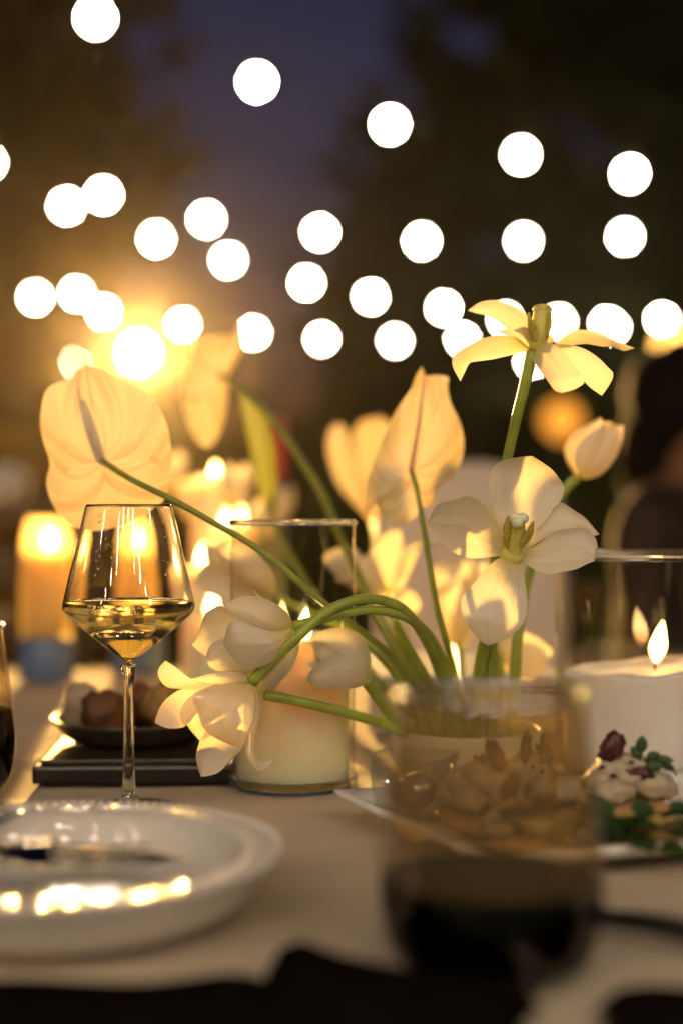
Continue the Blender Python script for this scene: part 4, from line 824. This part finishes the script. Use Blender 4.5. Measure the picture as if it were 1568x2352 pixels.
def canape(label, x, y, rz, s=1.0, full=True, seed=0):
    t = thing('canape', label, 'canape', (x, y, ZF), 'canapés on the white platter'); t.rotation_euler = (0, 0, rz)
    bm = bmesh.new(); lump(bm, (0, 0, .011 * s), (.034 * s, .026 * s, .0085 * s), seed, .18, 2.0); fromb('toast', bm, M['bread'], t, local=True)
    bm = bmesh.new(); rr = random.Random(seed)
    for k in range(9):
        a = k * 2.4; q = .004 + .0021 * k; lump(bm, (q * math.cos(a) * 1.35 * s, q * math.sin(a) * s, (.024 + .011 * math.exp(-q * 90) * 2 - .0004 * k) * s), (.0125 * s, .0105 * s, .0085 * s), seed + k, .38, 1.8)
    lump(bm, (-.004 * s, 0, .036 * s), (.017 * s, .013 * s, .010 * s), seed + 20, .4, 2.2)
    fromb('cream', bm, M['cream'], t, local=True)
    bm = bmesh.new(); g = bmesh.ops.create_icosphere(bm, subdivisions=3, radius=1)
    for v in g['verts']:
        n_ = 1 + .5 * noise.noise(v.co * 2.1 + Vector((seed, 2, 3))); v.co = Vector((v.co.x * .0085 * n_ + .004 * v.co.z, v.co.y * .004 * n_, v.co.z * .0105 * n_)) * s + Vector((-.009 * s, -.003 * s, .053 * s))
    fromb('tomato_chip', bm, M['tomato'], t, local=True)
    bm = bmesh.new(); lump(bm, (.006 * s, -.013 * s, .0365 * s), (.012 * s, .004 * s, .0045 * s), seed + 5, .5, 2.2); fromb('tomato_strip', bm, M['tomato'], t, local=True)
    for k, (sx, sy, sz) in enumerate(((-.017, -.010, .041), (-.006, -.0145, .037), (-.011, -.015, .036), (.002, -.012, .0445))):
        bm = bmesh.new(); lump(bm, (sx * s, sy * s, sz * s), (.0022 * s, .0014 * s, .0014 * s), k, .15, sub=1); fromb('seed', bm, M['seed'], t, local=True)
    tube('sprig', [(.008 * s, -.006 * s, .040 * s), (.016 * s, -.010 * s, .046 * s), (.026 * s, -.012 * s, .043 * s), (.033 * s, -.012 * s, .036 * s)], [.0011, .0009, .0006], M['herb'], t, seg=6, local=True)
    tube('sprig', [(.008 * s, -.006 * s, .040 * s), (.009 * s, -.009 * s, .050 * s), (.010 * s, -.010 * s, .056 * s)], [.0014, .001, .0007], M['herb'], t, seg=6, local=True)
    def leaf(c, dx, dz, ln, wd, tw):
        ex = Vector((dx, tw, dz)).normalized(); ey = Vector((0, 1, 0)).cross(ex).normalized() * .8 + Vector((0, .5 * tw, 0)); V = []; Fc = []
        for i in range(7):
            u = i / 6; wv = wd * math.sin(math.pi * (u * .9 + .06)) ** .8
            for j in (-1, -.4, .4, 1): V.append((Vector(c) + ex * ln * u + ey * wv * j + Vector((0, -.0022 * (1 - j * j) + .002 * u, 0))) * s)
        for i in range(6):
            for j in range(3): Fc.append((i * 4 + j, i * 4 + j + 1, i * 4 + 5 + j, i * 4 + 4 + j))
        obj('herb_leaf', V, Fc, M['herb'], t, local=True)
    leaf((.009, -.010, .050), .1, 1, .012, .005, -.2); leaf((.010, -.010, .048), -.8, .6, .009, .0045, .2); leaf((.013, -.010, .046), .9, .5, .010, .004, -.5); leaf((.018, -.011, .047), 1, -.15, .013, .0035, -.3); leaf((.022, -.012, .044), .9, -.5, .013, .0035, .3); leaf((.012, -.012, .042), 1, .05, .012, .005, -.6)
    return t
canape('sharpest canapé on the right, cream with a dark red chip and herbs', P(1432, 0, .965).x, .965, 0.05, 1.0, seed=1)
canape('blurred canapé seen through the stemless glass, rear right of it', P(1205, 0, .985).x, .985, 1.2, .95, seed=2)
canape('blurred canapé seen through the middle of the stemless glass', P(1110, 0, .93).x, .93, 2.1, 1.0, seed=3)
canape('blurred canapé nearest the front corner of the platter', P(1200, 0, .875).x, .875, -.6, .8, seed=5)
def flat_food(name, label, x, y, s, mat, seed, z=.007, cat='food'):
    bm = bmesh.new(); lump(bm, (x, y, ZF + z), s, seed, .25, 1.8); o = fromb(name, bm, M[mat]); tag(o, label, cat)
flat_food('egg_slice', 'pale yellow egg slice in front of the sharp canapé', P(1470, 0, .905).x, .905, (.036, .020, .010), 'yolk', 3, .010)
flat_food('toast_piece', 'blurred toast under the green herbs at the right edge', P(1500, 0, .87).x + .01, .885, (.030, .016, .009), 'bread', 8, .008)
def herb_pile(label, x, y, n, seed):
    r_ = random.Random(seed); t = thing('herb_bunch', label, 'herbs', (x, y, ZF + .006)); 
    for k in range(n):
        c = Vector((r_.uniform(-.03, .03), r_.uniform(-.012, .012), r_.uniform(.004, .022))); a = r_.uniform(0, 6.28); ln = r_.uniform(.016, .026)
        ex = Vector((math.cos(a), math.sin(a), r_.uniform(-.2, .5))); ey = Vector((-math.sin(a), math.cos(a), r_.uniform(-.4, .4))); V = []; Fc = []
        for i in range(6):
            u = i / 5; wv = .008 * math.sin(math.pi * (u * .9 + .05))
            for j in (-1, 0, 1): V.append(c + ex * ln * u + ey * wv * j + Vector((0, 0, .002 * j * j)))
        for i in range(5):
            for j in range(2): Fc.append((i * 3 + j, i * 3 + j + 1, i * 3 + 4 + j, i * 3 + 3 + j))
        obj('herb_leaf', V, Fc, M['herb'], t, local=True)
herb_pile('dark green herb leaves blurred at the right edge', P(1500, 0, .84).x, .868, 26, 3)
herb_pile('green leaves blurred behind the wine surface of the stemless glass', P(1225, 0, .85).x, .872, 14, 5)
# little square glass dish
t = thing('glass_cup', 'small clear square glass cup at the left end of the platter', 'cup', (.052, .985, ZF))
def cup():
    bm = bmesh.new(); c = Vector((.050, .978, ZF)); n = 4
    rot = Matrix.Rotation(-.42, 3, 'Z')
    rings = [(.021, .0012), (.0225, .004), (.027, .046), (.0258, .046), (.0212, .0055)]
    vs_ = []
    for r, z in rings:
        row = []
        for k in range(28):
            a = 2 * math.pi * k / 28; q = max(abs(math.cos(a)), abs(math.sin(a))) ** .82; p = rot @ Vector((r * math.cos(a) / q, r * math.sin(a) / q, z)); row.append(bm.verts.new(p + c))
        vs_.append(row)
    for a, b in zip(vs_, vs_[1:]):
        for k in range(28): bm.faces.new((a[k], a[(k + 1) % 28], b[(k + 1) % 28], b[k]))
    bm.faces.new(vs_[0][::-1]); bm.faces.new(vs_[-1]); fromb('body', bm, M['shell'], t)
cup()
bm = bmesh.new(); lump(bm, (.050, .978, ZF + .020), (.0165, .0165, .013), 4, .15); o = fromb('dip', bm, M['cream']); tag(o, 'pale dip filling the little glass cup', 'dip')

# ------------------------------------------------------------------ foreground darks
def napkin(label, pts, z0, th, seed):
    n = 26; V = []; Fc = []; a, b, c, dd = [Vector(p) for p in pts]
    for i in range(n + 1):
        for j in range(n + 1):
            u, v = i / n, j / n; p = (a * (1 - u) + b * u) * (1 - v) + (dd * (1 - u) + c * u) * v
            e = min(u, 1 - u, v, 1 - v) * 8; e = min(1, e) ** .5
            z = z0 - max(0, .600 - p.y) * 2.2 + th * e * (.8 + .5 * noise.noise(Vector((p.x * 14, p.y * 20, seed)))); V.append((p.x + .006 * noise.noise(Vector((v * 5, seed, 0))), p.y + .006 * noise.noise(Vector((u * 5, seed, 4))), z))
    W = n + 1
    for i in range(n):
        for j in range(n): Fc.append((i * W + j, (i + 1) * W + j, (i + 1) * W + j + 1, i * W + j + 1))
    base = len(V); V += [(x, y, z0 - .0005 - max(0, .600 - y) * 2.2) for x, y, z in V]
    edge = [i * W for i in range(n + 1)] + [n * W + j for j in range(1, n + 1)] + [i * W + n for i in range(n - 1, -1, -1)] + [j for j in range(n - 1, 0, -1)]
    for k in range(len(edge)): p, q = edge[k], edge[(k + 1) % len(edge)]; Fc.append((p, q, q + base, p + base))
    o = obj('linen_napkin', V, Fc, M['napkin']); tag(o, label, 'napkin', 'dark napkins on the near edge')
napkin('dark napkin spread along the near table edge at lower left', [(-.24, .575, 0), (-.02, .575, 0), (-.03, .652, 0), (-.24, .648, 0)], TZ + .002, .010, 1)
napkin('dark napkin folded in front of the stemless red wine glass', [(-.036, .575, 0), (.070, .575, 0), (.085, .628, 0), (-.035, .685, 0)], TZ + .0025, .016, 5)
napkin('dark napkin at the lower right corner', [(.106, .575, 0), (.24, .575, 0), (.24, .648, 0), (.118, .640, 0)], TZ + .002, .010, 8)
a, b = Vector((.118, .765, TZ + .006)), Vector((.215, .672, TZ + .006))
t = thing('black_spoon', 'blurred black handled spoon right of the stemless glass', 'spoon', tuple(a))
tube('handle', [a + (b - a) * .12, a * .5 + b * .5 + Vector((0, 0, .004)), b], [.004, .006, .0065], M['blackmatte'], t, seg=10)
bm = bmesh.new(); lump(bm, a + Vector((-.004, .004, -.0005)), (.015, .013, .004), 2, .05); fromb('spoon_bowl', bm, M['blackmatte'], t)

# ------------------------------------------------------------------ chairs and guest beyond the table
def chair(name, label, cx, cy_, rz, mat, top, w=.44, slip=False):
    t = thing(name, label, 'chair', (cx, cy_, 0)); t.rotation_euler = (0, 0, rz)
    def bx(nm, c, s, bev=.01, m=mat):
        b_ = bmesh.new(); box_bm(b_, c, s, 0, bev); return fromb(nm, b_, M[m], t, smooth=False, local=True)
    bx('seat', (0, 0, .45), (w, .42, .05))
    for x in (-w / 2 + .03, w / 2 - .03):
        for y in (-.18, .18): bx('leg', (x, y, .2125), (.035, .035, .425), .004)
    if slip:
        pts = [(-w / 2, .47), (-w / 2, top - .12), (-w * .36, top - .03), (0, top), (w * .36, top - .03), (w / 2, top - .12), (w / 2, .47)]
        c = cr(pts, 30); V = []; Fc = []
        for x, z in c: V += [(x, .19, z), (x, .235, z)]
        n = len(c); Fc = [(2 * i, 2 * i + 2, 2 * i + 3, 2 * i + 1) for i in range(n - 1)] + [tuple(2 * i for i in range(n))[::-1], tuple(2 * i + 1 for i in range(n)), (0, 1, 2 * n - 1, 2 * n - 2)]
        obj('backrest', V, Fc, M[mat], t, smooth=False, local=True)
    else:
        for x in (-w / 2 + .03, w / 2 - .03): bx('back_post', (x, .195, (.475 + top) / 2), (.035, .03, top - .475), .004)
        for z in (top - .05, top - .19, top - .33): bx('slat', (0, .195, z), (w - .095, .02, .075), .004)
    return t
chair('slipcovered_chair', 'white covered chair at the far end behind the large tulip', P(1105, 0, 2.35).x, 2.35, 0, 'linenwhite', 1.06, .33, True)
chair('wooden_chair', 'brown wooden chair blurred at the far left edge', P(15, 0, 3.25).x, 3.25, .3, 'wood', 1.02)
bm = bmesh.new(); lump(bm, (P(8, 1105, 3.2).x, 3.16, P(18, 1105, 3.2).z - .01), (.075, .05, .045), 4, .35); o = fromb('folded_cloth', bm, M['linenwhite']); tag(o, 'pale cloth slung over the brown chair at the left edge', 'cloth')
chair('dining_chair', 'dark chair under the guest in brown at right', .625, 2.585, 0, 'darkwood', .84)
def guest():
    gx, gy = .625, 2.55
    t = thing('person', 'seated guest with dark hair in brown clothes at the right edge', 'person', (gx, gy, .475)); t.rotation_euler = (0, 0, math.pi / 2 + .9)
    J = {'pel': (0, 0, .09, .14), 'sp': (.02, 0, .26, .135), 'ch': (.02, 0, .42, .145), 'nk': (0, 0, .545, .058), 'hd': (-.015, 0, .60, .06), 'fc': (-.03, 0, .66, .078), 'cr': (-.015, 0, .73, .075),
         'ls': (.02, .17, .475, .062), 'le': (-.04, .21, .22, .046), 'lw': (-.22, .13, .17, .03), 'lh': (-.29, .10, .18, .026), 'rs': (.02, -.17, .475, .062), 're': (-.04, -.21, .22, .046), 'rw': (-.22, -.13, .17, .03), 'rh': (-.29, -.10, .18, .026),
         'lp': (-.02, .09, .06, .095), 'lk': (-.40, .10, .05, .065), 'la': (-.40, .10, -.38, .04), 'lt': (-.52, .11, -.44, .03), 'rp': (-.02, -.09, .06, .095), 'rk': (-.40, -.10, .05, .065), 'ra': (-.40, -.10, -.38, .04), 'rt': (-.52, -.11, -.44, .03)}
    ks = list(J); E = [('pel', 'sp'), ('sp', 'ch'), ('ch', 'nk'), ('nk', 'hd'), ('hd', 'fc'), ('fc', 'cr'), ('ch', 'ls'), ('ls', 'le'), ('le', 'lw'), ('lw', 'lh'), ('ch', 'rs'), ('rs', 're'), ('re', 'rw'), ('rw', 'rh'), ('pel', 'lp'), ('lp', 'lk'), ('lk', 'la'), ('la', 'lt'), ('pel', 'rp'), ('rp', 'rk'), ('rk', 'ra'), ('ra', 'rt')]
    for s in ('l', 'r'):
        sg = 1 if s == 'l' else -1
        for k in range(5):
            off = (-.03 + .018 * k) * sg if k else -.045 * sg; nm = s + 'f%d' % k
            J[nm + 'a'] = (-.335 if k else -.30, J[s + 'h'][1] + off, .178, .0095); J[nm + 'b'] = (-.37 if k else -.325, J[s + 'h'][1] + off * 1.15, .165, .0085); ks += [nm + 'a', nm + 'b']; E += [(s + 'h', nm + 'a'), (nm + 'a', nm + 'b')]
    me = bpy.data.meshes.new('body'); me.from_pydata([J[k][:3] for k in ks], [(ks.index(a), ks.index(b)) for a, b in E], [])
    o = link('body', me, None, t, True); md = o.modifiers.new('Skin', 'SKIN')
    for i, k in enumerate(ks): me.skin_vertices[0].data[i].radius = (J[k][3],) * 2; me.skin_vertices[0].data[i].use_root = (k == 'pel')
    sb = o.modifiers.new('Subsurf', 'SUBSURF'); sb.levels = 1; sb.render_levels = 2; md.use_smooth_shade = True
    m, tt, oo = newmat('guest_skin_and_clothes'); tc = N(tt, 'ShaderNodeTexCoord'); s_ = N(tt, 'ShaderNodeSeparateXYZ'); tt.links.new(tc.outputs['Object'], s_.inputs[0])
    g1 = N(tt, 'ShaderNodeMath', operation='GREATER_THAN'); g1.inputs[1].default_value = .54; tt.links.new(s_.outputs[2], g1.inputs[0])
    mc = N(tt, 'ShaderNodeMix', data_type='RGBA'); mc.inputs[6].default_value = (.028, .012, .006, 1); mc.inputs[7].default_value = (.20, .09, .05, 1); tt.links.new(g1.outputs[0], mc.inputs[0])
    pb = N(tt, 'ShaderNodeBsdfPrincipled'); pb.inputs['Roughness'].default_value = .75; tt.links.new(mc.outputs[2], pb.inputs['Base Color']); tt.links.new(pb.outputs[0], oo.inputs[0]); me.materials.append(m)
    bm = bmesh.new(); lump(bm, (.014, 0, .70), (.107, .109, .106), 2, .10); lump(bm, (.065, 0, .58), (.055, .088, .15), 5, .15); fromb('hair', bm, M['hair'], t, local=True)
    bm = bmesh.new(); lump(bm, (-.118, 0, .665), (.018, .012, .02), 3, .05, sub=2); fromb('nose', bm, M['skin'], t, local=True)
    for sg in (-1, 1):
        bm = bmesh.new(); lump(bm, (-.098, .03 * sg, .685), (.012, .014, .009), 3, .02, sub=2); fromb('eye', bm, M['seed'], t, local=True)
    bm = bmesh.new(); lump(bm, (-.103, 0, .625), (.01, .024, .007), 3, .05, sub=2); fromb('mouth', bm, M['tomato'], t, local=True)
guest()

# ------------------------------------------------------------------ haze box added to imitate lens bloom round the lamp
m, tt, oo = newmat('bloom_haze'); pv = N(tt, 'ShaderNodeVolumePrincipled'); pv.inputs['Color'].default_value = (.95, .82, .70, 1); pv.inputs['Density'].default_value = HAZE_D; pv.inputs['Anisotropy'].default_value = 0.95
tt.links.new(pv.outputs[0], oo.inputs['Volume'])
bm = bmesh.new(); box_bm(bm, (0, 50, 5.5), (184, 184, 13)); hz = fromb('haze', bm, m, None, smooth=False); hz['kind'] = 'stuff'
